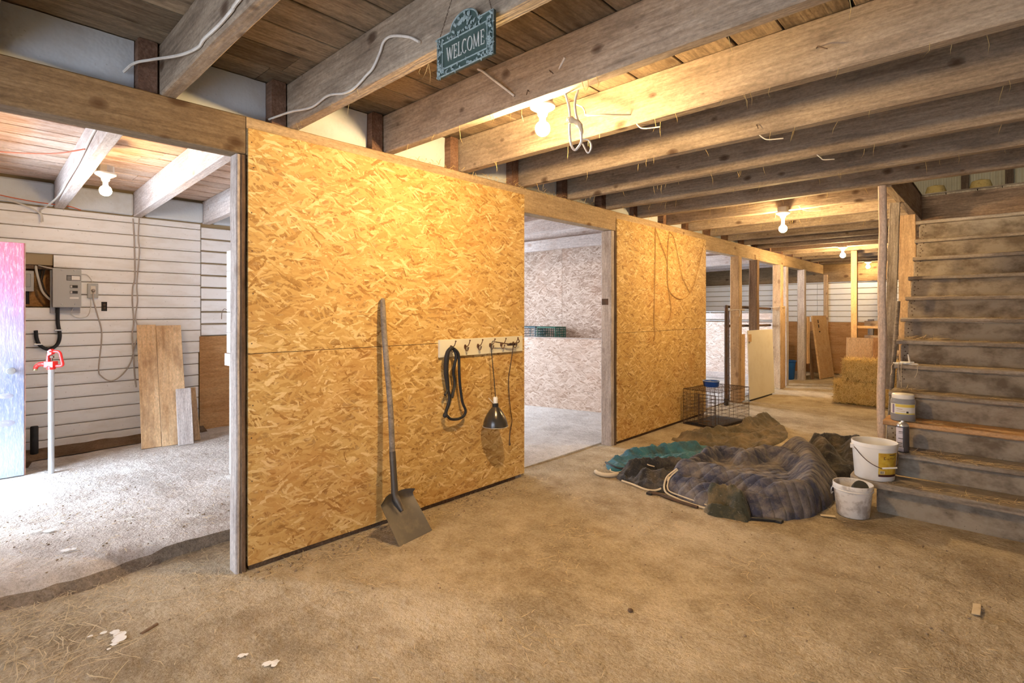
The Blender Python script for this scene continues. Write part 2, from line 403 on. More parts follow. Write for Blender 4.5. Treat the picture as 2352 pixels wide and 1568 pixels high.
fs.data.set_sharp_from_angle(angle=math.radians(40)); fs['kind'] = 'structure'; fs['label'] = 'raised dusty concrete slab of the left bay'
f2 = MB().box(XO - .06, 3.46, -.05, -3.19, YB + .1, .012).build('floor_stall', M['floor_stall']); f2['kind'] = 'structure'
f2['label'] = 'pale grey concrete floor of the stalls'
# bare earth strip along the foot of the siding
ea = MB(); n = 40
for i in range(n + 1):
    y = .1 + 1.9 * i / n; wd = .62 - .34 * (i / n) + .05 * noise.noise((y * 4, 0, 0))
    for k, (dx, dz) in enumerate(((0, .13), (.3, .115), (.7, .10), (1.0, .083))):
        ea.v.append((XO + .0 + wd * dx * (.55 if i > 8 else 1.0), y, dz + .012 * noise.noise((dx * 6, y * 6, 1)) * (1 - dx)))
for i in range(n):
    for k in range(3):
        a = i * 4 + k; ea.f.append((a, a + 1, a + 5, a + 4))
eo = ea.build('earth_strip', M['dirt'], smooth=True); tag(eo, 'dark brown earth heaped along the foot of the white siding', 'earth', kind='stuff')

# ---- ceiling: joists and boards
ceil_ = struct('ceiling', 'open plank ceiling on rough sawn joists')
for k, ym in enumerate(JY):
    x1 = XR if not (5.6 < ym < 7.7) else -.75
    board('joist', (-3.19, ym - .072, 2.50), (1, 0, 0), (0, 1, 0), x1 + 3.19, .072, .255, M['joist'], ceil_, 10, .003, .006)
    # joists of the side bays lap alongside
    ly = ym - .072 - .088; dx = 3.68
    if ly < -.42: continue
    mat = M['white_wood']
    board('joist', (-3.19, ly + .08, 2.498), (-1, 0.022, -.019), (0, -1, 0), dx - .145, .08, .255, mat, ceil_, 6, .003, .006)
    board('joist_end', (-3.19, ly, 2.50), (1, 0, 0), (0, 1, 0), .13 + random.uniform(-.01, .015), .08, .255, M['lap'], ceil_, 2, .002, .006)
x = XO
while x < XR - .05:
    wd = random.uniform(.19, .285); wd = min(wd, XR - x)
    left = x + wd / 2 < -3.12
    zb = 2.757 - (.019 * (-3.1 - x) if left else 0)
    y_0 = -.5 if left else YF
    cuts = [y_0] ; yy = y_0 + random.uniform(1.2, 4)
    while yy < YB - 1: cuts.append(yy); yy += random.uniform(2.6, 4.6)
    cuts.append(YB)
    for a, b in zip(cuts[:-1], cuts[1:]):
        segs = [(a, b)]
        if x + wd > -.70:
            segs = []
            if a < 5.46: segs.append((a, min(b, 5.46)))
            if b > 7.77: segs.append((max(a, 7.77), b))
        for (p, q) in segs:
            if q - p > .1:
                board('ceiling_board', (x + .003, p + .002, zb + random.uniform(0, .004)), (0, 1, 0), (-1, 0, 0), q - p - .004, wd - random.uniform(.006, .014), .024,
                      M['white_boards'] if left else M['boards'], ceil_, 3, .0015, .003).location.x += wd - .006
    x += wd
lf = MB().box(XO - .06, -.5, 2.785, -3.16, YB, 2.80).box(-3.16, YF, 2.785, -.70, YB, 2.80).box(-.70, YF, 2.785, XR, 5.46, 2.80).box(-.70, 7.77, 2.785, XR, YB, 2.80)
lf.build('loft_light_stop', M['boards'])['kind'] = 'structure'  # unseen layer added above the boards to stop light leaking through gaps
# trimmer and header of the stair opening
board('trimmer', (-.765, 5.47, 2.49), (0, 1, 0), (-1, 0, 0), 2.30, .07, .27, M['joist'], ceil_, 5, .003).location.x += .07
board('header', (-.70, 7.74, 2.38), (1, 0, 0), (0, 1, 0), 2.0, .06, .38, M['post_dark'], ceil_, 5, .003)

# ---- long partition: beam, posts, strand board
part = struct('wall_partition', 'long partition of strand board under a heavy beam')
for a, b in ((-1.8, 1.118), (1.122, 4.895), (4.90, 9.4), (9.41, 13.78)):
    board('beam', (PX, a, 2.292), (0, 1, 0), (0, 0, 1), b - a, .208, .12, M['beam'] if a < 0 else M['beam_light'], part, 8, .002, .006).location.x -= .12
for (x, y, wx, wy, z1, mat, nm) in ((-3.14, 1.072, .095, .022, 2.29, 'post_grey', 'post'), (-3.14, 1.094, .098, .030, 2.29, 'post_dark', 'post'),  # one post in two boards: pale paints its daylit face, dark the shaded
                                  (-3.165, 4.80, .125, .062, 2.29, 'post_grey', 'post'), (-3.15, 4.862, .118, .034, 2.29, 'post_dark', 'post'),  # jamb post split likewise into a lit and a shaded board
                                  (-3.14, 3.30, .09, .09, 2.29, 'post_grey', 'post'), (-3.14, 7.08, .09, .09, 2.29, 'post_tan', 'post')):
    board(nm, (x, y, -.002), (0, 0, 1), (1, 0, 0), z1, wx, wy, M[mat], part, 8, .003, .006)
for (y, wx, wy, mt) in ((8.42, .14, .13, 'post_tan'), (9.26, .13, .12, 'post_dark'), (10.50, .15, .15, 'post_tan'), (11.02, .10, .13, 'post_grey'), (12.10, .14, .12, 'post_grey')):
    board('post', (-3.16 + random.uniform(0, .01), y, -.002), (0, 0, 1), (1, 0, 0), 2.30, wx, wy, M[mt], part, 8, .004, .008)
for (ya, yb, zt) in ((1.128, 3.402, 2.436), (4.899, 7.20, 2.425)):
    for (z0, z1) in ((.035, 1.195), (1.198, zt)):
        board('osb_panel', (PX + .0005, ya, z0), (0, 1, 0), (0, 0, 1), yb - ya, z1 - z0, .012, M['osb'], part, 2, 0, .001)
board('back_panel', (PX - .121, 1.13, .03), (0, 1, 0), (0, 0, 1), 2.2, 2.4, .012, M['osb_pale'], part, 2, 0, .001)
board('back_panel', (PX - .135, 4.90, .03), (0, 1, 0), (0, 0, 1), 2.2, 2.4, .012, M['osb_pale'], part, 2, 0, .001)
MB().box(PX - .118, 3.2, 0, PX - .002, 3.30, .03).box(PX - .12, 1.14, 0, PX - .01, 3.30, .034).box(PX - .12, 4.91, 0, PX - .01, 7.18, .034).build('sill_plate', M['post_dark'], part)
# strike plate
MB().box(-3.155, 4.796, 1.50, -3.075, 4.80, 1.565).build('strike_plate', M['rust'], part)
# nails of the panel edge
nl = MB()
for (ya, yb) in ((1.15, 3.38), (4.92, 7.18)):
    for z in (.12, .32, .5, .72, .9, 1.12, 1.27, 1.5, 1.75, 2.0, 2.2, 2.36):
        for y in (ya, yb): nl.ball((PX + .0125, y + random.uniform(-.006, .006), z + random.uniform(-.03, .03)), .004, 6, 3)
nl.build('nail_heads', M['rust'], part)['kind'] = 'stuff'

# foam boards between the joist ends
fb = 0
ords = ['first', 'second', 'third', 'fourth', 'fifth', 'sixth', 'seventh', 'eighth', 'ninth', 'tenth', 'eleventh', 'twelfth', 'thirteenth', 'fourteenth', 'fifteenth', 'sixteenth', 'seventeenth', 'eighteenth', 'nineteenth', 'twentieth']
for k in range(2, 16):
    y0 = JY[k] + .004; y1 = JY[k + 1] - .072 - .092
    g = MB(); nn = 8
    for side, xx in ((0, -3.10 - .02 * random.random()), (1, -3.18)):
        for i in range(nn + 1):
            for j in range(5):
                u = i / nn; v = j / 4
                d = (.006 * noise.noise((i * .9, j * .9, k)) if side == 0 else 0)
                if side == 0 and (i in (0, nn) or j in (0, 4)): d -= .012
                g.v.append((xx + d, y0 + (y1 - y0) * u, 2.502 + .25 * v))
    q = (nn + 1) * 5
    for s_ in (0, 1):
        for i in range(nn):
            for j in range(4):
                a = s_ * q + i * 5 + j; f = (a, a + 5, a + 6, a + 1); g.f.append(f if s_ == 0 else f[::-1])
    rim = [i * 5 for i in range(nn + 1)] + [nn * 5 + j for j in range(1, 5)] + [i * 5 + 4 for i in range(nn - 1, -1, -1)] + [j for j in range(3, 0, -1)]
    for a, b in zip(rim, rim[1:] + rim[:1]): g.f.append((a, a + q, b + q, b))
    o = g.build('insulation_block', M['foam'], smooth=True)
    tag(o, '%s foam insulation block above the partition beam, counted from the open bay with the hydrant' % ords[k - 2], 'insulation', 'foam blocks above the partition')
for k in range(2, 7):
    y0 = JY[k] - .072 + .09; y1 = JY[k + 1] - .072 - .01
    o = MB().box(XO - .04, y0, 2.44, XO + .02 , y1, 2.665).build('insulation_block', M['foam'], bevel=.02)
    tag(o, '%s foam block on top of the white siding wall, counted from the pink door' % ords[k - 2], 'insulation', 'foam blocks above the siding')

# ---- outer wall of the left bay: white siding, board by board
wl = struct('wall_left', 'outer wall clad in white horizontal siding')
MB().box(XO - .12, -.5, 0, XO - .03, .20, 2.75).box(XO - .12, .70, 0, XO - .03, 3.45, 2.75).box(XO - .12, .2, 0, XO - .03, .7, 1.475).box(XO - .12, .2, 1.875, XO - .03, .7, 2.75).build('sheathing', M['siding_gap'], wl)
z = .075; h = .1272
while z < 2.42:
    top = min(z + h - .007, 2.425)
    spans = [(-.42, 1.975)]
    if z < 1.875 and top > 1.478: spans = [(-.42, .20), (.705, 1.975)]
    if z < .95: spans[-1] = (spans[-1][0], 1.955)
    for a, b in spans:
        o = board('siding_board', (XO - .03, a, z), (0, 1, 0), (0, 0, 1), b - a, top - z, .026, M['siding'], wl, 1, 0, .006)
        o = board('siding_lip', (XO - .004, a, z + .012), (0, 1, 0), (0, 0, 1), b - a, .008, .003, M['siding'], wl, 1, 0, .001)
    z += h
z = 1.155; h = .1395
while z < 2.36:
    board('siding_board', (XO - .03, 1.985, z), (0, 1, 0), (0, 0, 1), 1.46, min(h - .018, 2.40 - z), .03, M['siding'], wl, 1, 0, .008); z += h
board('plywood_panel', (XO - .02, 1.965, .06), (0, 1, 0), (0, 0, 1), 1.48, 1.085, .03, M['ply'], wl, 1, 0, .002)
# recess behind the siding
MB().box(XO - .20, .15, 1.42, XO - .17, .75, 1.95).build('recess_back', M['ply'], wl)
MB().box(XO - .17, .15, 1.42, XO - .03, .2, 1.95).box(XO - .17, .70, 1.42, XO - .03, .75, 1.95).box(XO - .17, .15, 1.42, XO - .03, .75, 1.478).box(XO - .17, .15, 1.835, XO - .05, .75, 1.95).build('recess_frame', M['post_dark'], wl)
# ---- outer wall of the stalls with two window openings
ws = MB()
def wall_y(mb, x0, x1, ya, yb, z1, holes):
    cur = ya
    for (a, b, c, d) in holes:
        mb.box(x0, cur, 0, x1, a, z1); mb.box(x0, a, 0, x1, b, c); mb.box(x0, a, d, x1, b, z1); cur = b
    mb.box(x0, cur, 0, x1, yb, z1)
wall_y(ws, XO - .12, XO, 3.45, YB + .1, 2.75, ((4.0, 5.5, 1.0, 2.1), (8.1, 9.9, .9, 2.1)))
ws.build('wall_outer', M['siding_far'])['kind'] = 'structure'
# ---- dividing walls
dv = struct('wall_divider', 'strand board wall at the end of the first stall')
MB().box(XO, 3.45, 0, -3.17, 3.50, 2.74).build('divider_panel', M['osb_pale'], dv)
for (a, b) in ((-6.69, -6.225), (-6.22, -5.003), (-5.0, -3.78), (-3.775, -3.18)):
    board('osb_panel', (a, 6.50, .03), (0, 0, 1), (1, 0, 0), 2.42, b - a, .014, M['osb_pale'] if False else M['osb_vert'], dv, 2, 0, .001)
MB().box(XO, 6.53, 0, -3.17, 6.56, 2.74).build('divider_core', M['osb_vert'], dv)
board('rail', (XO, 5.90, 2.315), (1, 0, 0), (0, 1, 0), 3.52, .06, .155, M['white_wood'], dv, 5, .002)
# low manger front in the stall
mu = Vector((1.2, .29, 0)).normalized()
mo = Vector((-5.34, 5.98, .012)) - mu * 1.30
mf = struct('wall_manger', 'low pale strand board manger front in the stall')
board('osb_panel', mo, mu, (0, 0, 1), 3.40, 1.02, .014, M['osb_pale'], mf, 2, 0, .001)
board('top_rail', mo + Vector((0, .002, 1.015)), mu, (-.235, .97, 0), 3.38, .05, .022, M['white_wood'], mf, 2, 0, .003)
MB().box(0, .05, 0, 3.35, .46, .95, axes(mo, mu, (-.235, .97, 0))).build('manger_body', M['osb_pale'], mf)
# ---- pen behind the second panel: half wall and rails
pn = struct('wall_pen', 'half height strand board wall of the pen with rails on top')
board('osb_panel', (XO, 11.26, .14), (1, 0, 0), (0, 0, 1), 3.35, 1.07, .014, M['osb_pale'], pn, 2, 0, .001)
board('kick_board', (XO, 11.235, .015), (1, 0, 0), (0, 0, 1), 3.35, .13, .03, M['white_wood'], pn, 2, 0, .003)
board('rail', (XO, 11.24, 1.265), (1, 0, 0), (0, 0, 1), 3.35, .125, .04, M['white_wood'], pn, 4, .002)
MB().tube([(XO, 11.22, 1.245), (-3.3, 11.22, 1.235)], .016).tube([(XO, 11.22, 1.43), (-3.3, 11.22, 1.425)], .014).tube([(-4.62, 11.22, 1.25), (-4.62, 11.22, 1.43)], .012).build('rail_tube', M['steel'], pn, True)
board('rail', (XO, 9.9, 2.30), (1, 0, 0), (0, 1, 0), 3.52, .06, .19, M['white_wood'], pn, 5, .002)
# ---- far wall: siding above, plywood below
wb = struct('wall_back', 'far end wall with white siding above orange plywood')
MB().box(XO - .1, YB + .03, 0, XR + .1, YB + .12, 2.75).build('sheathing', M['siding_gap'], wb)
z = 1.19
while z < 2.08:
    for a, b in ((XO, -3.17), (-3.165, XR)):
        board('siding_board', (a, YB + .03, z), (1, 0, 0), (0, 0, 1), b - a, .115, .03, M['siding_far'], wb, 1, 0, .006)
    z += .127
x = XO
while x < XR - .1:
    e = min(x + 1.22, XR); board('plywood_panel', (x, YB + .03, .02), (1, 0, 0), (0, 0, 1), e - x - .004, 1.165, .03, M['ply'], wb, 1, 0, .002); x = e
board('rim_board', (XO, YB + .02, 2.10), (1, 0, 0), (0, 0, 1), XR - XO, .40, .05, M['beam'], wb, 3, .002)
board('stud', (-3.03, YB - .055, .02), (0, 0, 1), (1, 0, 0), 2.25, .09, .05, M['post_tan'], wb, 4, .002)
# ---- right wall, front walls with their doorways, loft shell
MB().box(XR, YF, 0, XR + .1, YB, 2.76).build('wall_right', M['boards'])['kind'] = 'structure'
wf = MB().box(-3.2, YF - .1, 0, -2.2, YF, 2.76).box(.4, YF - .1, 0, XR + .1, YF, 2.76).box(-2.2, YF - .1, 2.35, .4, YF, 2.76)
wf.build('wall_front', M['boards'])['kind'] = 'structure'
wf = MB().box(XO - .12, -.5, 0, -5.83, -.42, 2.80).box(-4.97, -.5, 0, -3.16, -.42, 2.80).box(-5.83, -.5, 2.08, -4.97, -.42, 2.80).box(-3.16, -1.8, 0, -3.05, -.42, 2.28)
wf.build('wall_entrance', M['outer'])['kind'] = 'structure'
lw = struct('wall_loft', 'corrugated gable wall of the loft seen through the stair opening')
cg = MB(); n = 420
for i in range(n + 1):
    x = -6.9 + 8.6 * i / n; dy = .012 * math.sin(i * PI / 2 + .4)
    cg.v += [(x, YB + .05 + dy, 2.8), (x, YB + .05 + dy, 6.6)]
for i in range(n): cg.f.append((2*i, 2*i+2, 2*i+3, 2*i+1))
cg.build('corrugated_sheet', paint('tan_corrugated', (.50, .42, .27), (.3, .22, .12), .4, .6, 2, bump=0), lw)
for xx in (-.62, .02, -2.2): board('stud', (xx, YB - .12, 2.8), (0, 0, 1), (1, 0, 0), 3.4, .12, .1, M['post_dark'], lw, 3, .002)
board('brace', (-.35, 12.6, 4.55), (.84, .05, -.62), (0, 1, 0), 1.35, .14, .05, M['post_tan'], lw, 3, .002)
rf = struct('roof_loft', 'brown plank roof over the loft')
MB().box(XO - .3, -.5, 6.55, -3.16, YB + .3, 6.62).box(-3.2, YF - .1, 6.55, XR + .4, YB + .3, 6.62).box(XO - .3, -.5, 2.8, XO - .2, YB + .3, 6.6).build('roof_deck', M['boards'], rf)
MB().box(XO - .3, -.5, 2.8, -3.16, -.42, 6.6).box(-3.2, YF - .1, 2.8, -3.12, -.42, 6.6).box(.4, YF - .1, 2.8, XR + .4, YF, 6.6).box(-3.2, YF - .1, 5.6, .4, YF, 6.6).build('gable', M['boards'], rf)
us = Vector((-.62, 0, .78))
for i in range(34):
    yy = YB - .46 * (i + 1)
    if yy < YF: break
    board('roof_board', (XR + .35, yy, 3.0), us, (0, 1, 0), 4.6, .45, .03, M['post_dark'], rf, 1, 0, .004)
MB().box(XR + .33, YF, 2.76, XR + .4, YB + .2, 3.05).build('eave', M['boards'], rf)

# ================================================================== STAIRCASE
st = thing('staircase', 'steep worn wooden staircase rising through the ceiling opening', 'staircase', (0, 4.55, 0))
TZ = [.225, .392, .580, .776, .980, 1.178, 1.372, 1.570, 1.772, 1.978, 2.180, 2.40]
TY = [4.47, 4.755, 5.0, 5.25, 5.49, 5.73, 5.965, 6.20, 6.43, 6.66, 6.895, 7.12]
SXL, SXR_ = -.692, .46
for i in range(12):
    th = .036 if i else .045
    back = (TY[i + 1] if i < 11 else 7.68) + .05
    mat = M['tread_new'] if i == 2 else M['tread']
    if i == 0:
        # the lowest tread sticks out with a rounded end
        poly = []
        for k in range(9):
            a = PI + PI / 2 * k / 8; poly.append((-.835 + .13 + .13 * math.cos(a), TY[0] + .13 + .13 * math.sin(a) - 4.55))
        poly += [(SXR_, TY[0] - 4.55), (SXR_, back - 4.55), (-.835, back - 4.55 - .06)]
        MB().prism(poly, TZ[0] - th, TZ[0]).build('tread', mat, st, bevel=.008)
    else:
        off = (0.0, .02, .0, .004, .012, -.004, .0, .01, .006, .02, .012, .0)[i]
        o = board('tread', (SXL + off, TY[i] - 4.55, TZ[i] - th), (1, 0, 0), (0, 1, 0), SXR_ - SXL - off, back - TY[i], th, mat, st, 8, .003, .008)
    zb = TZ[i - 1] if i else .0
    ry = TY[i] + (.028 if i else .07)
    board('riser', (SXL + .035, ry - 4.55, zb + (.0 if i else -.01)), (1, 0, 0), (0, 0, 1), SXR_ - SXL - .04, TZ[i] - th - zb - .001, .022, M['riser'], st, 4, .0005, .002).location.y += .022
for xs in (SXL + .035, SXR_ - .08):
    sb = MB()
    poly = [(4.62, 0.0), (4.78, .0), (7.30, 2.20), (7.30, 2.40), (7.15, 2.36)] + [p for i in range(11, -1, -1) for p in ((TY[i] + .055, TZ[i] - .05), (TY[i] + .055, (TZ[i - 1] if i else 0) - .0))][0:0]
    # saw-tooth stringer
    poly = [(4.57, 0.0)]
    for i in range(12):
        poly.append((TY[i] + .055 if i else 4.57, TZ[i] - .05)); poly.append(((TY[i + 1] if i < 11 else 7.30) + .05, TZ[i] - .05))
    poly += [(7.35, 2.0), (5.0, .0)]
    Mx = Matrix(((0, 0, 1, 0), (1, 0, 0, -4.55), (0, 1, 0, 0), (0, 0, 0, 1)))
    sb.prism(poly, xs - .012, xs + .028, Mx).build('stringer', M['tread'], st)
nl = MB()
for i in range(1, 12):
    zb = TZ[i - 1]; hh = TZ[i] - .036 - zb
    for k in range(4):
        for q in range(2 if k % 2 else 1):
            nl.ball((SXL + .052 + .012 * random.random() + .02 * q, TY[i] + .028 - 4.55, zb + hh * (.15 + .23 * k) + .02 * q), .0055, 6, 3)
nl.build('nail_heads', M['rust'], st)['kind'] = 'stuff'
# straw lying on the treads
def straws(mb, c, n, spread, lmin=.03, lmax=.12, zr=.004, wdt=.0016, up=.25):
    for _ in range(n):
        a = random.uniform(0, 2 * PI); L = random.uniform(lmin, lmax); p = Vector((c[0] + random.uniform(-1, 1) * spread[0], c[1] + random.uniform(-1, 1) * spread[1], c[2] + random.uniform(.0008, zr)))
        d = Vector((math.cos(a), math.sin(a), random.uniform(-.02, up) * random.random())) * L
        s_ = Vector((-math.sin(a), math.cos(a), .3)) * random.uniform(.6, 1.4) * wdt
        mid = p + d * .5 + Vector((random.uniform(-1, 1), random.uniform(-1, 1), 0)) * L * .08 + Vector((0, 0, .0015))
        mb.add([p - s_, p + s_, mid + s_, mid - s_, p + d], [(0, 1, 2, 3), (3, 2, 4)])
sw = MB()
for i in range(11):
    for _ in range(5 if i > 5 else 9):
        straws(sw, (random.uniform(SXL + .1, .2), TY[i] + .03 + random.uniform(0, .1), TZ[i]), random.randint(6, 16), (.12, .03))
straws(sw, (-.55, TY[5] + .08, TZ[5]), 90, (.12, .06), .04, .16, .02, up=.5)
straws(sw, (-.60, TY[3] + .06, TZ[3]), 60, (.07, .05), .04, .14, .02, up=.5)
straws(sw, (-.35, TY[1] + .1, TZ[1]), 50, (.16, .05), .05, .2, .012)
o = sw.build('tread_straw', M['straw_dry']); tag(o, 'loose straw scattered on the stair treads', 'straw', kind='stuff')

# ================================================================== LAMPS
def lamp(loc, z_base, z_bulb, label, strength, box=True, rb=.040):
    t = thing('bulb_lamp', label, 'lamp', (loc[0], loc[1], z_base), 0, 'bare bulb lamps under the joists')
    if box: MB().lathe([(.052, .012), (.055, .016), (.055, .062), (.0001, .062)], 8).build('junction_box', M['steel'], t)
    MB().lathe([(.022, -.052), (.026, -.045), (.028, -.03), (.045, -.018), (.066, -.006), (.068, .004), (.066, .010), (.0001, .011)], 28).build('porcelain_base', M['white_pl'], t, True)
    dz = z_bulb - z_base
    MB().lathe([(.017, -.05), (.017, dz + rb * 1.05)], 16).build('bulb_neck', M['white_pl'], t, True)
    em = emit('bulb_glow', (1.0, .66, .30), strength)
    MB().lathe([(max(1e-4, rb * math.sin(PI * i / 8)), dz - rb * math.cos(PI * i / 8)) for i in range(8)] + [(.016, dz + rb * 1.06)], 16).build('bulb', em, t, True)
    return t
lamp((-1.80, 2.17), 2.522, 2.405, 'bare glowing bulb nearest the welcome sign in a white holder', 1700)
lamp((-4.98, .822), 2.47, 2.345, 'bare glowing bulb over the bay with the red hydrant', 330)
lamp((-1.70, 6.008), 2.465, 2.30, 'glowing bulb between the stairs and the second strand board panel', 1350)
lamp((-1.95, 10.13), 2.489, 2.36, 'glowing bulb beside the pale yellow post at the far end', 1800, False)
lamp((-2.13, 13.49), 2.489, 2.39, 'farthest glowing bulb, next to the white siding end wall', 330, False)

# ================================================================== SIGN
sg = thing('welcome_sign', 'dark green welcome plaque with leafy relief border hanging from a joist', 'sign', (-1.48, 1.328, 2.345))
m_plate = paint('sign_plate', (.045, .075, .065), (.10, .14, .13), .4, .5, 20)
m_rel = paint('sign_relief', (.25, .31, .30), (.05, .075, .07), .9, .5, 40, bump=.5)
SW, SH = .158, .158
poly = [(-SW, 0), (SW, 0), (SW, SH), (.085, SH)]
for k in range(13):
    a = PI * k / 12; poly.append((.078 * math.cos(a), SH + .055 * math.sin(a)))
poly += [(-.085, SH), (-SW, SH)]
Ms = Matrix(((1, 0, 0, 0), (0, 0, 1, 0), (0, 1, 0, 0), (0, 0, 0, 1)))      # x, z(up) -> local; thickness along y
MB().prism(poly, -.004, .006, Ms).build('plate', m_plate, sg)
fr = MB()
rim = [(x * .985, .004 + z * .975) for x, z in poly]
fr.tube([(x, -.005, z) for x, z in rim], .0035, 6, closed=True)
ins = [(-.125, .030), (.125, .030), (.125, .128), (-.125, .128)]
for a, b in zip(ins, ins[1:] + ins[:1]): fr.tube([(a[0], -.005, a[1]), (b[0], -.005, b[1])], .003, 6)
fr.build('border', m_rel, sg, True)
lv = MB(); rnd = random.Random(4)
def leaf(mb, x, z, a, L, wd):
    pts = [(0, 0), (.35, .5), (.7, .4), (1, 0), (.7, -.4), (.35, -.5)]
    c, s_ = math.cos(a), math.sin(a)
    vs = [(x + (p[0]*L*c - p[1]*wd*s_), -.0045 - (.004 if 0 < i < 3 or i > 3 else 0.001), z + (p[0]*L*s_ + p[1]*wd*c)) for i, p in enumerate(pts)]
    vs += [(x + .5*L*c, -.0095, z + .5*L*s_)]
    mb.add(vs, [(i, 6, (i+1) % 6) for i in range(6)])
for _ in range(150):
    r = rnd.random()
    if r < .3: x, z = rnd.uniform(-.152, -.13), rnd.uniform(.008, .15)
    elif r < .6: x, z = rnd.uniform(.13, .15), rnd.uniform(.008, .15)
    elif r < .8: x, z = rnd.uniform(-.14, .14), rnd.uniform(.006, .022)
    else: x, z = rnd.uniform(-.09, .09), rnd.uniform(.134, .15)
    leaf(lv, x, z, rnd.uniform(0, 6.28), rnd.uniform(.012, .022), rnd.uniform(.006, .011))
for k in range(26):
    a = rnd.uniform(.1, 3.04); rr = rnd.uniform(.008, .040); leaf(lv, rr * 1.3 * math.cos(a), .158 + rr * math.sin(a), rnd.uniform(.4, 2.7), .022, .012)
lv.build('leaf_relief', m_rel, sg)['kind'] = 'stuff'
# serif capitals
tx = MB()
def bar(x0, z0, x1, z1, w0, w1=None):
    w1 = w0 if w1 is None else w1; d = Vector((x1 - x0, 0, z1 - z0)); nrm = Vector((-d.z, 0, d.x)).normalized()
    a, b = Vector((x0, 0, z0)), Vector((x1, 0, z1))
    q = [a - nrm*w0/2, b - nrm*w1/2, b + nrm*w1/2, a + nrm*w0/2]
    vs = [(p.x, -.0078, p.z) for p in q] + [(p.x, -.004, p.z) for p in q]
    tx.add(vs, ((0, 1, 2, 3), (4, 7, 6, 5), (0, 4, 5, 1), (1, 5, 6, 2), (2, 6, 7, 3), (3, 7, 4, 0)))
def letter(ch, x, z, w, h):
    B, T, sf = .0026, .0012, .0010
    def P(a, b): return x + a * w, z + b * h
    def L_(a, b, c, d, wd, w2=None): bar(*P(a, b), *P(c, d), wd, w2)
    def serif(a, b, r=.16): L_(a - r, b, a + r, b, sf)
    if ch in 'EL':
        L_(.25, 0, .25, 1, B); serif(.25, 1, .2); L_(.05, .01, .9, .01, T); L_(.88, 0, .93, .2, T)
        if ch == 'E':
            L_(.1, .99, .85, .99, T); L_(.85, 1, .88, .82, T); L_(.25, .52, .7, .52, T); L_(.7, .42, .7, .62, T)
    if ch == 'W':
        L_(.05, 1, .28, 0, B); L_(.28, 0, .5, .95, T); L_(.5, .95, .72, 0, B); L_(.72, 0, .95, 1, T)
        for a in (.05, .95): serif(a, 1, .1)
    if ch == 'M':
        L_(.12, 0, .16, 1, T); L_(.16, 1, .5, .05, B); L_(.5, .05, .84, 1, T); L_(.84, 1, .88, 0, B)
        for a in (.12, .88): serif(a, 0, .1)
    if ch in 'CO':
        n = 22; a0, a1 = (0, 2 * PI) if ch == 'O' else (.75, 2 * PI - .75)
        pr = None
        for i in range(n + 1):
            a = a0 + (a1 - a0) * i / n; p = (.5 + .44 * math.cos(a), .5 + .5 * math.sin(a)); wd = T + (B - T) * abs(math.cos(a))
            if pr: L_(*pr[0], *p, pr[1], wd)
            pr = (p, wd)
        if ch == 'C': L_(.82, .84, .86, .98, T)
cx = -.098
for ch, wd in zip('WELCOME', (.036, .022, .021, .025, .028, .035, .022)):
    letter(ch, cx, .052, wd, .052); cx += wd + .0035
tx.build('lettering', flat('sign_letters', (.70, .70, .66), .5), sg)
for (xa, xb) in ((-.152, -.062), (.146, .070)):
    ch = MB(); n = 16
    for i in range(n):
        t0, t1 = i / n, (i + .85) / n
        p = Vector((xa + (xb - xa) * t0, .0 + .012 * t0, SH - .002 + .19 * t0)); q = Vector((xa + (xb - xa) * t1, .012 * t1, SH - .002 + .19 * t1))
        o_ = Vector((.0022, 0, 0)) if i % 2 else Vector((0, .0022, 0))
        ch.tube([p, p * .75 + q * .25 + o_, p * .25 + q * .75 + o_, q, p * .25 + q * .75 - o_, p * .75 + q * .25 - o_], .0009, 5, closed=True)
    ch.build('chain', M['rust'], sg)

# ================================================================== CABLES UNDER THE CEILING
def cable(name, pts, r, mat, label, cat='cable', group=None, sub=6, n=7):
    o = MB().tube(curve_pts(pts, sub), r, n).build(name, mat, smooth=True); return tag(o, label, cat, group)
cable('ceiling_cable', [(-1.5, .708, 2.56), (-1.984, .708, 2.535), (-2.054, .708, 2.525), (-2.189, .708, 2.52), (-2.355, .708, 2.527), (-2.436, .708, 2.52), (-2.642, .70, 2.555), (-2.914, .66, 2.61), (-3.02, .61, 2.61), (-3.09, .58, 2.58)], .0065, M['cable_w'], 'white cable clipped along the joist over the open bay')
cable('ceiling_cable', [(-1.78, 1.343, 2.552), (-1.852, 1.343, 2.598), (-1.975, 1.343, 2.646), (-2.041, 1.343, 2.645), (-2.074, 1.343, 2.604), (-2.131, 1.343, 2.553), (-2.19, 1.343, 2.535), (-2.277, 1.34, 2.507), (-2.38, 1.34, 2.507), (-2.547, 1.34, 2.541), (-2.713, 1.335, 2.524), (-2.894, 1.30, 2.536), (-3.08, 1.26, 2.53)], .006, M['cable_w'], 'white cable snaking along the joist left of the welcome sign')
cable('ceiling_cable', [(-2.10, 1.98, 2.752), (-2.05, 1.97, 2.72), (-1.98, 1.97, 2.66), (-1.90, 1.985, 2.59), (-1.853, 2.005, 2.545)], .006, M['cable_w'], 'short white cable coming out below the welcome sign')
hg = thing('hanging_cable', 'white cable looped and knotted, dangling beside the first bulb', 'cable', (-1.55, 2.09, 2.2))
off = Vector((-1.55, 2.09, 2.2))
def rel(pts, o=off): return [Vector(p) - o for p in pts]
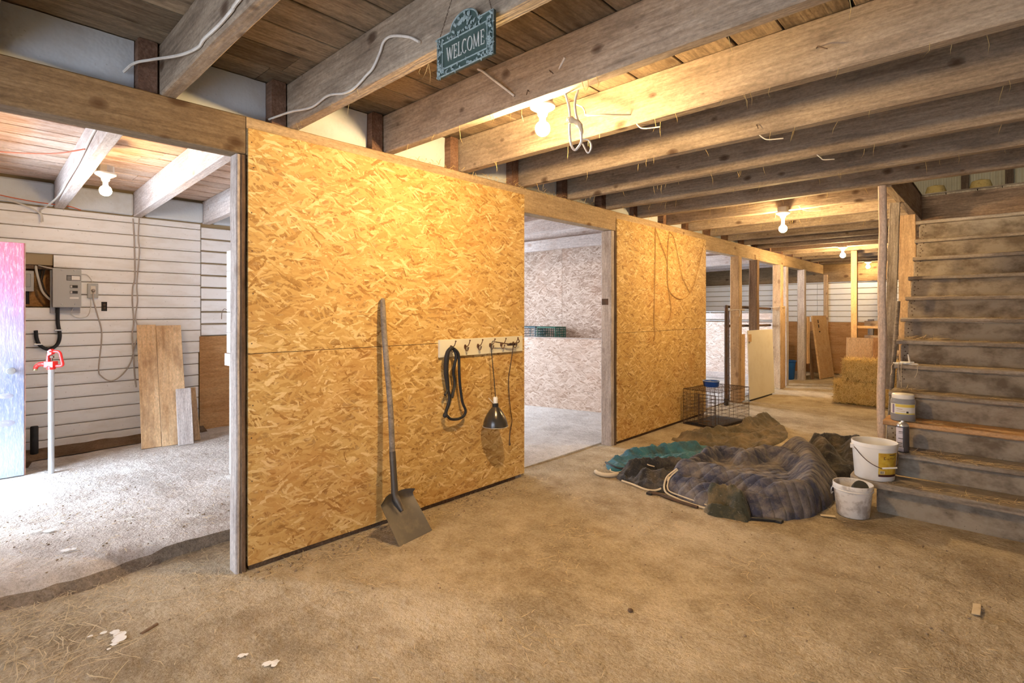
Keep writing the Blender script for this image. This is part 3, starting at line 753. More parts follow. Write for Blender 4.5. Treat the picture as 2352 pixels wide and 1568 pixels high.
MB().tube(curve_pts(rel([(-1.53, 2.01, 2.64), (-1.571, 2.02, 2.594), (-1.58, 2.05, 2.547), (-1.577, 2.08, 2.497), (-1.564, 2.09, 2.434), (-1.558, 2.09, 2.373), (-1.561, 2.09, 2.325), (-1.552, 2.09, 2.249), (-1.528, 2.09, 2.217), (-1.495, 2.09, 2.241), (-1.49, 2.09, 2.269), (-1.50, 2.09, 2.33), (-1.54, 2.09, 2.355)])), .006, 7).build('cable_loop', M['cable_w'], hg, True)
MB().tube(curve_pts(rel([(-1.50, 2.095, 2.56), (-1.519, 2.1, 2.507), (-1.534, 2.1, 2.465), (-1.534, 2.1, 2.416), (-1.519, 2.1, 2.359), (-1.505, 2.1, 2.33), (-1.495, 2.1, 2.29)])), .006, 7).build('cable_loop', M['cable_w'], hg, True)
MB().tube(curve_pts(rel([(-1.495, 2.1, 2.265), (-1.455, 2.1, 2.25), (-1.44, 2.1, 2.215), (-1.46, 2.1, 2.191), (-1.49, 2.1, 2.24)])), .004, 7).build('cable_end', M['cable_w'], hg, True)
kn = MB(); kn.tube(curve_pts(rel([(-1.57, 2.095, 2.372), (-1.545, 2.08, 2.366), (-1.515, 2.095, 2.345), (-1.495, 2.085, 2.325), (-1.49, 2.095, 2.29)])), [.012, .015, .017, .015, .012, .016, .018, .017, .014, .012, .013, .015, .015, .014, .013, .012, .013, .014, .013, .011, .01, .01, .009, .008, .007], 8)
kn.build('wrapped_knot', M['twine_pale'], hg, True)
cable('ceiling_cable', [(-1.86, 2.55, 2.66), (-1.777, 2.5, 2.608), (-1.729, 2.46, 2.556), (-1.696, 2.43, 2.52), (-1.643, 2.5, 2.53), (-1.60, 2.60, 2.545), (-1.57, 2.68, 2.56)], .0045, M['cable_w'], 'thin pale wire bent behind the knotted hanging cable')
for i, (x, y, L) in enumerate(((-1.55, 2.70, .16), (-1.10, 3.375, .15), (-1.55, 6.02, .2), (-.95, 4.07, .12))):
    cable('wire_offcut', [(x, y, 2.50 + .02), (x + .04, y - .02, 2.475), (x + L * .5, y - .03, 2.455), (x + L, y - .01, 2.45)], .0035, M['cable_w'],
          ('thin pale wire stub hanging from the joist behind the first bulb', 'thin pale wire stub under the joist in mid ceiling', 'curly pale wire stub beside the bulb by the stairs', 'small pale wire end under the joist toward the stairs')[i])
# cables of the open bay
cable('bay_cable', [(-3.5, .635, 2.66), (-3.9, .64, 2.61), (-4.4, .645, 2.57), (-5.0, .66, 2.52), (-5.6, .67, 2.49), (-6.1, .68, 2.46), (-6.4, .64, 2.41), (-6.63, .60, 2.38), (-6.65, .615, 2.33), (-6.65, .62, 2.28)], .008, M['cable_w'], 'white cable run along the whitewashed joist over the hydrant bay')
cable('bay_cable', [(-6.64, -.1, 2.47), (-6.64, .33, 2.445), (-6.64, .426, 2.435), (-6.64, .524, 2.40), (-6.64, .60, 2.35), (-6.645, .61, 2.27)], .007, M['cable_w'], 'white cable drooping across the top of the siding')
cable('orange_wire', [(-5.6, -.1, 2.58), (-5.2, .18, 2.55), (-4.95, .35, 2.52), (-4.65, .50, 2.49), (-4.45, .625, 2.505)], .0045, M['cable_o'], 'orange wire strung between the bay joists')
cable('orange_wire', [(-6.62, .2, 2.50), (-6.62, .4, 2.47), (-6.62, .60, 2.452), (-6.62, .8, 2.448), (-6.63, .9, 2.425)], .0045, M['cable_o'], 'orange wire lying on top of the white siding')
cable('orange_wire', [(-5.6, 1.98, 2.66), (-5.55, 1.99, 2.60), (-5.45, 1.97, 2.54), (-5.35, 1.97, 2.45)], .004, M['cable_o'], 'orange wire end hanging beside the partition post')

# ================================================================== SHOVEL
t = thing('shovel', 'square nosed steel shovel with wooden handle leaning on the strand board', 'shovel', (-2.70, 2.008, .004))
ax_ = Vector((-.20, -.03, .245)).normalized(); lat = Vector((-.12, .985, 0)); lat = (lat - ax_ * lat.dot(ax_)).normalized(); nor = lat.cross(ax_)
MS = Matrix(((lat.x, ax_.x, nor.x, 0), (lat.y, ax_.y, nor.y, 0), (lat.z, ax_.z, nor.z, 0), (0, 0, 0, 1)))
bl = MB(); nu, nv = 22, 16
for side in (0, 1):
    for j in range(nv + 1):
        v = j / nv
        for i in range(nu + 1):
            u = -1 + 2 * i / nu
            hw = .142 - .008 * v; yy = .315 * v
            if v > .86: yy -= (abs(u) ** 3) * .035 * (v - .86) / .14
            z = .030 * abs(u) ** 2.5 * (.25 + .75 * v) + .045 * max(0, (v - .82) / .18) ** 2 * (1 - .55 * math.exp(-(u / .2) ** 2))
            z += .017 * math.exp(-(u / .13) ** 2) * max(0, min(1, (v - .42) / .5))
            z -= .02 * v
            bl.v.append(MS @ Vector((u * hw, yy, z - .0022 * side)))
q = (nu + 1) * (nv + 1)
for s_ in (0, 1):
    for j in range(nv):
        for i in range(nu):
            a = s_ * q + j * (nu + 1) + i; f = (a, a + 1, a + nu + 2, a + nu + 1); bl.f.append(f if s_ == 0 else f[::-1])
rimi = list(range(nu + 1)) + [(j + 1) * (nu + 1) - 1 + 0 for j in range(1, nv + 1)] + [nv * (nu + 1) + i for i in range(nu - 1, -1, -1)] + [j * (nu + 1) for j in range(nv - 1, 0, -1)]
for a, b in zip(rimi, rimi[1:] + rimi[:1]): bl.f.append((b, a, a + q, b + q))
bl.build('blade', paint('shovel_steel', (.13, .12, .11), (.26, .22, .17), .5, .5, 9, metallic=.55, bump=.3), t, True)
tp = Vector((-3.003, 1.968, 1.517)) - Vector((-2.70, 2.008, .004)); nk = MS @ Vector((0, .30, .008)); k1 = MS @ Vector((0, .19, .004)); k2 = nk + (tp - nk) * .06; k3 = nk + (tp - nk) * .22
MB().tube(curve_pts([k1, nk * .55 + k1 * .45, nk, k2, k3], 4), [.010, .013, .017, .020, .022, .024, .025, .025, .024, .0235, .023, .0225, .022, .0215, .021, .021, .0205], 14).build('socket', paint('shovel_socket', (.10, .085, .07), (.25, .2, .15), .5, .5, 9, metallic=.5), t, True)
hd = [k3 + (tp - k3) * (q / 12) + Vector((.0, .006 * math.sin(q * .5), 0)) for q in range(13)]
MB().tube([k2] + hd[:-1] + [hd[-1] - (tp - k3).normalized() * .01, hd[-1]], [.0185] * 12 + [.0185, .015, .008], 14).build('handle', wood('shovel_handle', (.13, .11, .09), (.25, .21, .17), (.36, .31, .26), 0, .4, (.06, .05, .04)), t, True)

# ================================================================== COAT RACK AND WHAT HANGS ON IT
t = thing('coat_rack', 'cream painted board with six double metal coat hooks', 'coat rack', (-3.027, 2.905, 1.092))
board('rack_board', (0.0005, -.452, 0), (0, 1, 0), (0, -.0, 1), .904, .13, .02, paint('cream_paint', (.74, .70, .54), (.5, .42, .28), .25, .5, 4), t, 2, 0, .003)
HK = [2.558, 2.70, 2.833, 2.968, 3.094, 3.239]
m_hook = paint('hook_bronze', (.16, .09, .06), (.28, .18, .12), .6, .4, 30, metallic=.6)
for i, hy in enumerate(HK):
    y = hy - 2.905; z0 = .068
    hk = MB().lathe([(.0001, 0), (.013, 0), (.012, .004), (.0001, .005)], 12, M=Matrix(((0, 0, 1, .02), (1, 0, 0, y), (0, 1.5, 0, z0), (0, 0, 0, 1)))).build('hook', m_hook, t, True)
    MB().tube(curve_pts([(.022, y, z0 + .004), (.035, y, z0 + .004), (.055, y, z0 + .012), (.068, y, z0 + .032), (.074, y, z0 + .048)]), .0035, 7).ball((.075, y, z0 + .05), .007, 8, 5).build('upper_arm', m_hook, hk, True)
    MB().tube(curve_pts([(.022, y, z0 - .004), (.027, y, z0 - .022), (.040, y, z0 - .032), (.054, y, z0 - .022), (.058, y, z0 - .008)]), .0033, 7).ball((.0585, y, z0 - .005), .006, 8, 5).build('lower_arm', m_hook, hk, True)
t = thing('lead_strap', 'black padded strap looped over the first coat hook', 'strap', (-2.97, 2.53, .626)); off = Vector((-2.97, 2.53, .626))
A = [(-2.97, 2.545, 1.160), (-2.955, 2.52, 1.165), (-2.962, 2.493, 1.136), (-2.97, 2.486, 1.083), (-2.985, 2.493, .995), (-2.99, 2.509, .906), (-2.99, 2.518, .846), (-2.99, 2.531, .796), (-2.99, 2.522, .748), (-2.99, 2.499, .702), (-2.99, 2.493, .672)]
B = [(-2.97, 2.545, 1.160), (-2.962, 2.56, 1.134), (-2.962, 2.570, 1.089), (-2.975, 2.560, 1.015), (-2.985, 2.566, .966), (-2.99, 2.581, .91), (-2.985, 2.574, .871), (-2.97, 2.548, .83), (-2.965, 2.532, .797)]
C_ = [(-2.955, 2.545, 1.157), (-2.950, 2.578, 1.124), (-2.955, 2.592, 1.078), (-2.965, 2.603, .988), (-2.975, 2.618, .897), (-2.98, 2.633, .826), (-2.98, 2.650, .744), (-2.98, 2.680, .681), (-2.98, 2.662, .643), (-2.975, 2.605, .629), (-2.97, 2.527, .640), (-2.965, 2.489, .668)]
MB().tube(curve_pts(rel(A, off)), [.012 + .007 * max(0, math.sin(PI * (i - 6) / 30)) for i in range(len(curve_pts(A)))], 9).build('strap_loop', M['black'], t, True)
MB().tube(curve_pts(rel(B, off)), .0115, 8).build('strap_loop', M['black'], t, True)
MB().tube(curve_pts(rel(C_, off)), .0105, 8).build('strap_loop', M['black'], t, True)
MB().ball((-.02 - .0, -.04, .045), .02, 10, 6).build('end_knob', M['black'], t, True)
MB().tube(rel([(-2.99, 2.512, .852), (-2.985, 2.494, .835), (-2.98, 2.478, .82)], off), .009, 7).build('buckle', M['black'], t, True)
t = thing('heat_lamp', 'dark bell shaped heat lamp with white socket hanging by its cord', 'lamp', (-2.92, 2.94, .53))
prof = [(.100, .0), (.098, .004), (.094, .030), (.084, .062), (.066, .098), (.044, .130), (.026, .150), (.024, .152), (.043, .127), (.064, .095), (.081, .060), (.0915, .028), (.0955, .006), (.100, .0)]
sh = MB(); n = 32; sh.lathe(prof, n); sh.f = sh.f[:-2]
m_sh = paint('lamp_shade', (.10, .095, .09), (.2, .18, .15), .4, .22, 14, metallic=.7, bump=.02)
sh.build('shade', m_sh, t, True)
MB().tube([(.1 * math.cos(2*PI*i/32), .1 * math.sin(2*PI*i/32), .001) for i in range(32)], .0025, 6, closed=True).build('shade_rim', M['steel'], t, True)
MB().lathe([(.022, .148), (.024, .152), (.024, .178), (.016, .182), (.0001, .182)], 16).build('collar', M['black'], t, True)
MB().lathe([(.017, .178), (.0185, .182), (.0185, .222), (.014, .230), (.0001, .231)], 18).build('socket', M['white_pl'], t, True)
MB().tube(curve_pts([(0, 0, .228), (-.012, .002, .33), (-.03, .0, .48), (-.045, .0, .60), (-.048, .012, .655), (-.05, .03, .665)]), .0036, 7).build('cord', M['cable_b'], t, True)
MB().tube([(.004, -.012, .172), (.01, -.085, .232)], .0025, 6).build('zip_tie', M['white_pl'], t)
t = thing('extension_cord', 'thin dark cord knotted between the last coat hooks and hanging down', 'cord', (-2.98, 3.198, .33)); off = Vector((-2.98, 3.198, .33))
MB().tube(curve_pts(rel([(-2.955, 2.975, 1.188), (-2.96, 3.03, 1.180), (-2.965, 3.126, 1.166), (-2.965, 3.198, 1.162), (-2.96, 3.26, 1.175), (-2.953, 3.241, 1.205)], off)), .0045, 7).build('cord_loop', M['rust'], t, True)
MB().tube(curve_pts(rel([(-2.965, 3.198, 1.162), (-2.975, 3.198, 1.101), (-2.985, 3.178, .965), (-2.99, 3.166, .883), (-2.99, 3.172, .745), (-2.985, 3.184, .605), (-2.98, 3.195, .521), (-2.985, 3.178, .441), (-2.985, 3.172, .387), (-2.985, 3.174, .335)], off)), .0042, 7).build('cord_drop', M['rust'], t, True)
kn = MB()
for k in range(4): kn.tube(curve_pts([(.012, -.075 + .02 * k, .826), (.03, -.05 + .02 * k, .84), (.022, -.03 + .02 * k, .826), (.006, -.05 + .02 * k, .822), (.012, -.075 + .02 * k, .826)]), .0042, 6)
kn.build('knot', M['rust'], t, True)
MB().ball((-.005, -.024, .005), .009, 8, 5, 1.6).build('plug_end', M['rust'], t, True)

# twine on the second panel
t = thing('baling_twine', 'thin baling twine dangling in loops on the second strand board panel', 'twine', (-3.01, 6.0, 1.08)); off = Vector((-3.01, 6.0, 1.08))
for pts in ([(5.732, 2.423), (5.732, 2.344), (5.723, 2.007), (5.711, 1.612), (5.699, 1.316), (5.723, 1.168), (5.683, 1.081)],
            [(5.732, 2.403), (5.856, 2.257), (6.028, 2.028), (6.05, 1.742), (6.206, 1.623), (6.44, 1.589), (6.686, 1.677), (6.841, 1.859), (7.109, 2.353)],
            [(6.094, 2.413), (6.05, 2.234), (6.037, 1.824), (6.094, 1.62), (6.139, 1.435), (6.072, 1.322), (6.006, 1.282)],
            [(6.094, 2.413), (6.206, 2.353), (6.322, 2.132), (6.44, 1.884), (6.661, 1.676)]):
    MB().tube(curve_pts(rel([(-3.018, y, z) for y, z in pts], off)), .0045, 6).build('twine_strand', M['twine'], t, True)

# ================================================================== LEFT BAY
# pink and blue weathered door, standing open parallel to the siding
m_door, nt, bs = new_mat('weathered_door_paint'); g = N(nt); P = g.coords(False)
sp = g.n('ShaderNodeSeparateXYZ'); g.link(P, sp.inputs[0])
wz = g.noise(g.mapping(P, (3, 3, 1.2)), 2.5, 4, .7)
hgt = g.math('ADD', g.math('DIVIDE', sp.outputs[2], 1.9), g.math('MULTIPLY', g.math('SUBTRACT', wz, .5), .35))
col = g.ramp(hgt, [(0.05, (.36, .41, .47)), (.38, (.20, .23, .33)), (.55, (.34, .32, .39)), (.68, (.33, .24, .37)), (.82, (.46, .16, .26)), (1.0, (.45, .13, .20))])
chip = g.ramp(g.noise(g.mapping(P, (20, 20, 5)), 3.0, 4, .7), [(.5, 0.0), (.68, 1.0)])
col = g.mix(g.math('MULTIPLY', chip, .5), col, (.58, .54, .55, 1)); g.link(col, bs.inputs['Base Color']); bs.inputs['Roughness'].default_value = .6
g.bump(g.noise(g.mapping(P, (14, 14, 4)), 3, 2, .7), bs, .4, .006)
d1 = empty('door_1', (-5.87, 0, .09)); d1['kind'] = 'structure'; d1['label'] = 'weathered pink and blue door standing open at the bay entrance'
MB().box(-.042, -.40, 0, 0, .435, 1.90).build('door_leaf', m_door, d1, bevel=.004)
MB().box(-.043, .4355, 0, .001, .442, 1.90).build('door_edge', paint('door_edge_rust', (.22, .10, .07), (.4, .3, .3), .5, .7, 12), d1)
kb = MB().lathe([(.0001, 0), (.022, .0), (.022, .008), (.010, .012), (.010, .028), (.024, .034), (.030, .046), (.026, .058), (.0001, .062)], 20, M=Matrix(((0, 0, 1, .0), (1, 0, 0, .352), (0, 1, 0, .862), (0, 0, 0, 1)))).build('door_knob', M['galv'], d1, True)
for z, wd in ((.66, .05), (.44, .06)):
    MB().lathe([(.0001, .004), (wd * .6, .003), (wd, .0008)], 14, M=Matrix(((0, 0, 1, .0), (1.0, 0, 0, .32), (0, .45, 0, z), (0, 0, 0, 1)))).build('dent', paint('door_dent', (.30, .30, .36), (.7, .7, .72), .6, .6, 30), d1, True)
# yard hydrant
t = thing('yard_hydrant', 'red headed yard hydrant on a galvanised pipe in front of the siding', 'hydrant', (-5.80, .594, .075), math.radians(43))
MB().tube([(0, 0, 0), (0, 0, .90)], .021, 16).build('pipe', M['galv'], t, True)
MB().lathe([(.026, .872), (.03, .876), (.03, .900), (.026, .905)], 16).box(-.042, -.026, .89, .036, .026, .940).build('head', M['red'], t, bevel=.006)
up = MB(); Mu = Matrix(((1, 0, 0, 0), (0, 0, -1, .016), (0, 1, 0, 0), (0, 0, 0, 1)))
up.prism([(-.035, .93), (-.012, .93), (-.012, .985), (.018, 1.0), (.020, 1.03), (.006, 1.045), (-.014, 1.035), (-.024, 1.0)], 0, .032, Mu)
up.build('bracket', M['red'], t, bevel=.004)
MB().tube(curve_pts([(-.03, 0, .918), (-.075, 0, .918), (-.105, 0, .912), (-.125, 0, .896), (-.13, 0, .88)]), [.02] * 6 + [.018] * 6 + [.016] * 12 + [.016], 12).build('spout', M['red'], t, True)
MB().tube([(-.13, 0, .884), (-.134, 0, .866)], .015, 12).build('spout_thread', paint('brass', (.55, .45, .22), (.3, .3, .2), .4, .35, 10, metallic=.8), t, True)
lp = [(.004, 0, 1.02), (.030, 0, 1.022), (.058, 0, 1.02), (.075, 0, 1.005), (.086, 0, .96), (.096, 0, .92), (.088, 0, .905), (.060, 0, .902), (.034, 0, .902)]
MB().tube(curve_pts(lp, 4), .0115, 10).build('lever', M['red'], t, True)
MB().lathe([(.0001, -.012), (.006, -.012), (.006, .012), (.0001, .012)], 10, M=Matrix(((1, 0, 0, .004), (0, 0, 1, -.022), (0, 1, 0, 1.022), (0, 0, 0, 1)))).build('bolt', M['galv'], t, True)
MB().tube([(.006, 0, .945), (.006, 0, .99)], .006, 8).box(-.006, -.006, .968, .02, .006, .985).build('linkage', M['rust'], t)
t = MB().lathe([(.028, 0), (.03, .01), (.03, .27), (.026, .28), (.0001, .282)], 12, -6.58, .555, .085).build('pipe_stub', M['black'], smooth=True)
tag(t, 'short black pipe stub rising from the earth behind the hydrant', 'pipe')
# electrics on the siding
m_grey = paint('grey_enamel', (.40, .40, .385), (.28, .26, .24), .3, .45, 5, bump=.03)
t = thing('breaker_panel', 'grey metal breaker panel on the white siding', 'breaker panel', (XO, .792, 1.465))
MB().box(-.003, -.115, -.05, .03, .108, .36).build('back_box', paint('grey_box', (.36, .36, .38), (.25, .25, .25), .3, .5, 6), t)
MB().box(.03, -.105, .005, .095, .108, .375).build('cover', m_grey, t, bevel=.004)
MB().box(.095, -.004, .265, .0975, .100, .315).build('label_plate', flat('label_black', (.03, .03, .03)), t)
MB().box(.0975, .034, .27, .0985, .097, .31).build('label_sticker', flat('label_white', (.72, .70, .66)), t)
ln = MB()
for k in range(4): ln.box(.0975, 0, .272 + .010 * k, .0985, .030, .276 + .010 * k)
ln.build('printed_lines', flat('label_grey', (.45, .45, .43)), t)['kind'] = 'stuff'
for z in (.205, .150):
    b_ = MB().box(.095, .022, z - .012, .100, .080, z + .014).build('breaker', flat('breaker_black', (.015, .015, .015), .4), t)
    MB().box(.1, .024, z - .009, .104, .038, z + .011).build('toggle', flat('toggle_grey', (.55, .53, .5)), b_)
MB().box(.095, .020, .088, .0975, .088, .104).build('name_strip', flat('strip_white', (.74, .72, .68)), t)
for (y, z) in ((-.04, .36), (.055, .36), (-.04, .035), (.06, .035)):
    MB().ball((.096, y, z), .006, 8, 4).build('screw', M['galv'], t, True)
t = thing('disconnect_box', 'grey disconnect box inside the recess, half hidden by the door', 'switch box', (XO - .10, .49, 1.62))
MB().box(-.05, -.08, 0, .07, .075, .195).build('box', m_grey, t, bevel=.004)
MB().box(.07, -.07, .04, .08, .052, .165).build('lid', paint('grey_lid', (.34, .34, .33), (.2, .2, .2), .3, .4, 6), t, bevel=.008)
MB().box(.08, -.05, .06, .081, .014, .140).build('sticker', flat('sticker_white', (.7, .68, .64)), t, bevel=.004)
MB().tube([(.02, .03, 0), (.02, .03, -.04), (.022, .035, -.12)], [.016, .014, .013], 10).build('conduit', M['black'], t, True)
cable('recess_wire', [(XO - .06, .58, 1.868), (XO - .03, .585, 1.80), (XO - .02, .60, 1.72), (XO - .02, .625, 1.62), (XO - .01, .665, 1.56), (XO - .01, .70, 1.53)], .010, M['cable_w'], 'thick white wire curving into the grey breaker panel')
cable('recess_wire', [(XO - .05, .60, 1.87), (XO - .01, .64, 1.855), (XO + .01, .68, 1.845), (XO + .012, .73, 1.838)], .006, M['cable_w'], 'thin white wire over the top corner of the breaker panel')
wr = thing('wire_bundle', 'tangle of dark wires in the recess beside the breaker panel', 'wires', (XO - .12, .63, 1.5))
for k in range(6):
    MB().tube(curve_pts([(.01 * k, -.04 + .012 * k, .36), (.02, -.03 + .02 * random.random(), .28 - .02 * k), (.03, -.02 + .03 * random.random(), .18), (.03, .02 + .01 * k, .10 - .01 * k), (.03, .06, .02 + .02 * k)]), .005, 6).build('wire', M['black'] if k % 2 else M['rust'], wr, True)
t = thing('outlet_box', 'small grey outlet box with a plugged-in cord right of the breaker panel', 'outlet', (XO, 1.0, 1.56))
MB().box(-.003, -.042, .004, .035, .042, .150).build('box', m_grey, t, bevel=.005)
MB().box(.035, -.020, .045, .038, .020, .125).build('receptacle', flat('ivory', (.68, .64, .55)), t, bevel=.003)
MB().lathe([(.016, 0), (.016, .012), (.009, .03), (.0001, .032)], 12, M=Matrix(((0, 0, 1, .036), (1, 0, 0, .0), (0, 1, 0, .078), (0, 0, 0, 1)))).build('plug', M['cable_g'], t, True)
t = thing('wall_socket', 'black bare socket hole in the siding below the outlet box', 'socket', (XO, 1.095, 1.434))
MB().box(-.004, -.023, 0, .003, .023, .093).build('socket_body', flat('socket_dark', (.02, .016, .012), .8), t)
for z in (.03, .065): MB().lathe([(.0001, 0), (.012, 0), (.011, .003), (.0001, .003)], 10, M=Matrix(((0, 0, 1, .003), (1, 0, 0, 0), (0, 1, 0, z), (0, 0, 0, 1)))).build('socket_face', M['rust'], t, True)
t = thing('cable_conduit', 'black cable bent like a hook below the breaker panel', 'cable', (-6.66, .66, 1.06)); off = Vector((-6.66, .66, 1.06))
MB().tube(curve_pts(rel([(-6.66, .729, 1.465), (-6.67, .732, 1.316), (-6.67, .746, 1.195), (-6.67, .724, 1.108), (-6.67, .663, 1.070), (-6.67, .604, 1.108), (-6.67, .579, 1.174), (-6.66, .572, 1.250)], off)), .0155, 10).build('sleeve', M['black'], t, True)
for (y, z) in ((.075, .19), (-.07, .06)): MB().box(-.035, y - .03, z - .006, .012, y + .03, z + .006).build('clamp', M['galv'], t, bevel=.003)
cable('power_cord', [(-6.655, 1.328, 2.40), (-6.66, 1.34, 2.193), (-6.66, 1.346, 1.801), (-6.66, 1.328, 1.683), (-6.66, 1.324, 1.538), (-6.66, 1.336, 1.32), (-6.66, 1.322, 1.175), (-6.66, 1.334, .956), (-6.66, 1.343, .781), (-6.66, 1.358, .634)], .0075, M['cable_g'], 'straight grey cord hanging down the siding to a plug end')
cable('power_cord', [(-6.655, 1.382, 2.41), (-6.665, 1.376, 2.197), (-6.665, 1.386, 2.051), (-6.665, 1.364, 1.714), (-6.665, 1.37, 1.539), (-6.665, 1.352, 1.364), (-6.665, 1.382, 1.217), (-6.665, 1.346, 1.072), (-6.665, 1.31, .9), (-6.665, 1.239, .776), (-6.665, 1.146, .72), (-6.665, 1.066, .777), (-6.665, 1.044, .849), (-6.665, 1.066, 1.113), (-6.665, 1.066, 1.254), (-6.655, 1.033, 1.394), (-6.65, 1.0, 1.547), (-6.648, 1.0, 1.62)], .0062, M['cable_g'], 'grey cord looping across the siding to the outlet box')
cable('thin_wire', [(-6.68, .905, 1.80), (-6.685, .956, 1.795), (-6.685, .991, 1.742), (-6.685, .995, 1.715)], .0035, M['cable_w'], 'thin wire arching from breaker panel to outlet box')
cable('thin_wire', [(-6.66, .844, 1.463), (-6.68, .833, 1.409), (-6.685, .881, 1.368), (-6.685, .956, 1.381), (-6.685, .983, 1.464), (-6.685, .985, 1.56)], .004, M['cable_w'], 'thin white wire sagging below the breaker panel')
# boards leaning on the siding
m_pl = wood('leaning_plank', (.44, .26, .12), (.60, .40, .22), (.70, .52, .32), .3, .5, (.22, .11, .05), fine=.6, var=.25)
t = thing('plank_panel', 'wide panel of joined tan planks leaning on the white siding', 'panel', (-6.16, 1.30, .085))
uu = Vector((-.49, .06, 1.20)); vv = Vector((.16, .985, 0))
for k, (o_, wd) in enumerate(((0.0, .165), (.168, .225))):
    board('plank', vv * o_ , uu, vv, 1.30 - .01 * k, wd, .03, m_pl, t, 3, .001, .003)
Mx = axes((0, 0, 0), uu, vv)
MB().box(1.10, .27, .030, 1.29, .31, .052, Mx).build('latch', M['black'], t)
MB().box(1.10, .30, .03, 1.125, .335, .045, Mx).build('latch_tongue', M['galv'], t)
o = board('grey_board', (-6.055, 1.585, .085), (-.20, .03, .55), (.16, .985, 0), .58, .135, .035, M['post_grey'], None, 2, .001); tag(o, 'short weathered grey board leaning on the plank panel', 'board')
o = board('narrow_board', (-6.17, 1.76, .085), (-.42, .06, .62), (.1, .99, 0), .62, .06, .025, M['post_tan'], None, 2, .001); tag(o, 'narrow brown board leaning behind the grey board', 'board')
t = thing('white_panel_edge', 'white painted panel end on a wooden block behind the partition post', 'panel', (-4.70, 1.60, .085))
for k in range(5): MB().box(-.06, 0, 1.0 + .171 * k, .10, .035, 1.0 + .171 * k + .165).build('panel_board', M['white_pl'], t, bevel=.003)
MB().box(-.075, -.012, .895, .10, .03, .995).build('wood_block', M['white_wood'], t, bevel=.003)
MB().box(.0, 0, .0, .1, .035, .893).build('lower_strip', M['white_pl'], t, bevel=.003)
MB().tube(curve_pts([(-.045, -.004, 1.36), (-.06, -.02, 1.365), (-.075, -.03, 1.34), (-.085, -.03, 1.31), (-.088, -.03, 1.28)]), .0025, 6).build('wire_tie', M['rust'], t)

# ================================================================== STALL: CRATES
def crate(loc, rotz, w, d, h, label, mat):
    t = thing('milk_crate', label, 'crate', loc, rotz, 'crates on the manger')
    fr = MB(); e = .010
    for z0 in (0, h - e * 1.6):
        fr.box(-w/2, -d/2, z0, w/2, -d/2 + e, z0 + e * 1.6).box(-w/2, d/2 - e, z0, w/2, d/2, z0 + e * 1.6).box(-w/2, -d/2, z0, -w/2 + e, d/2, z0 + e * 1.6).box(w/2 - e, -d/2, z0, w/2, d/2, z0 + e * 1.6)
    for sx in (-1, 1):
        for sy in (-1, 1): fr.box(sx * w/2 - (e if sx > 0 else 0), sy * d/2 - (e if sy > 0 else 0), 0, sx * w/2 + (0 if sx > 0 else e), sy * d/2 + (0 if sy > 0 else e), h)
    fr.build('frame', mat, t)
    for nm, (ax, sgn) in (('side_grid', ('x', -1)), ('side_grid', ('x', 1)), ('back_grid', ('y', 1)), ('top_grid', ('z', 1)), ('bottom_grid', ('z', 0))):
        gd = MB(); b = .0035
        if ax == 'x':
            x0 = sgn * (w/2 - .005)
            for k in range(1, 8): gd.box(x0 - .002, -d/2 + d * k / 8 - b, 0, x0 + .002, -d/2 + d * k / 8 + b, h)
            for k in range(1, 6): gd.box(x0 - .002, -d/2, h * k / 6 - b, x0 + .002, d/2, h * k / 6 + b)
        elif ax == 'y':
            for k in range(1, 9): gd.box(-w/2 + w * k / 9 - b, d/2 - .006, 0, -w/2 + w * k / 9 + b, d/2 - .002, h)
            for k in range(1, 6): gd.box(-w/2, d/2 - .006, h * k / 6 - b, w/2, d/2 - .002, h * k / 6 + b)
        else:
            z0 = (h - .006) * sgn
            for k in range(1, 9): gd.box(-w/2 + w * k / 9 - b, -d/2, z0, -w/2 + w * k / 9 + b, d/2, z0 + .005)
            for k in range(1, 7): gd.box(-w/2, -d/2 + d * k / 7 - b, z0, w/2, -d/2 + d * k / 7 + b, z0 + .005)
        gd.build(nm, mat, t)
crate((-5.36, 6.22, .963), .1, .30, .30, .235, 'dark blue green plastic crate lying on its side on the manger', paint('crate_blue', (.03, .10, .13), (.1, .12, .12), .4, .5, 9))
crate((-5.02, 6.26, .963), .1, .33, .30, .235, 'green plastic crate beside the blue one on the manger', paint('crate_green', (.02, .11, .07), (.06, .1, .08), .4, .5, 9))

# ================================================================== DOG CRATE AND BOWL
CW, CL, CH = .47, .80, .44
t = thing('wire_dog_crate', 'folding black wire dog crate in front of the second panel', 'dog crate', (-2.985, 6.40, .006), math.radians(-6))
def wires(nm, o, u, v, lu, lv, nu, nv, r=.0019, rf=.0038):
    o, u, v = Vector(o), Vector(u), Vector(v); g_ = MB()
    for k in range(nu + 1):
        p = o + u * (lu * k / nu); g_.tube([p, p + v * lv], rf if k in (0, nu) else r, 5)
    for k in range(nv + 1):
        p = o + v * (lv * k / nv); g_.tube([p, p + u * lu], rf if k in (0, nv) or (nv > 6 and k == nv // 2) else r, 5)
    return g_.build(nm, M['rust'], t)
wires('front_grid', (0, 0, 0), (1, 0, 0), (0, 0, 1), CW, CH, 9, 10)
wires('back_grid', (0, CL, 0), (1, 0, 0), (0, 0, 1), CW, CH, 9, 10)
wires('side_grid', (0, 0, 0), (0, 1, 0), (0, 0, 1), CL, CH, 22, 10)
wires('side_grid', (CW, 0, 0), (0, 1, 0), (0, 0, 1), CL, CH, 22, 10)
wires('top_grid', (0, 0, CH), (0, 1, 0), (1, 0, 0), CL, CW, 16, 8)
dr = wires('door_grid', (.22, -.008, .03), (1, 0, 0), (0, 0, 1), .22, .37, 4, 9, .0026, .005)
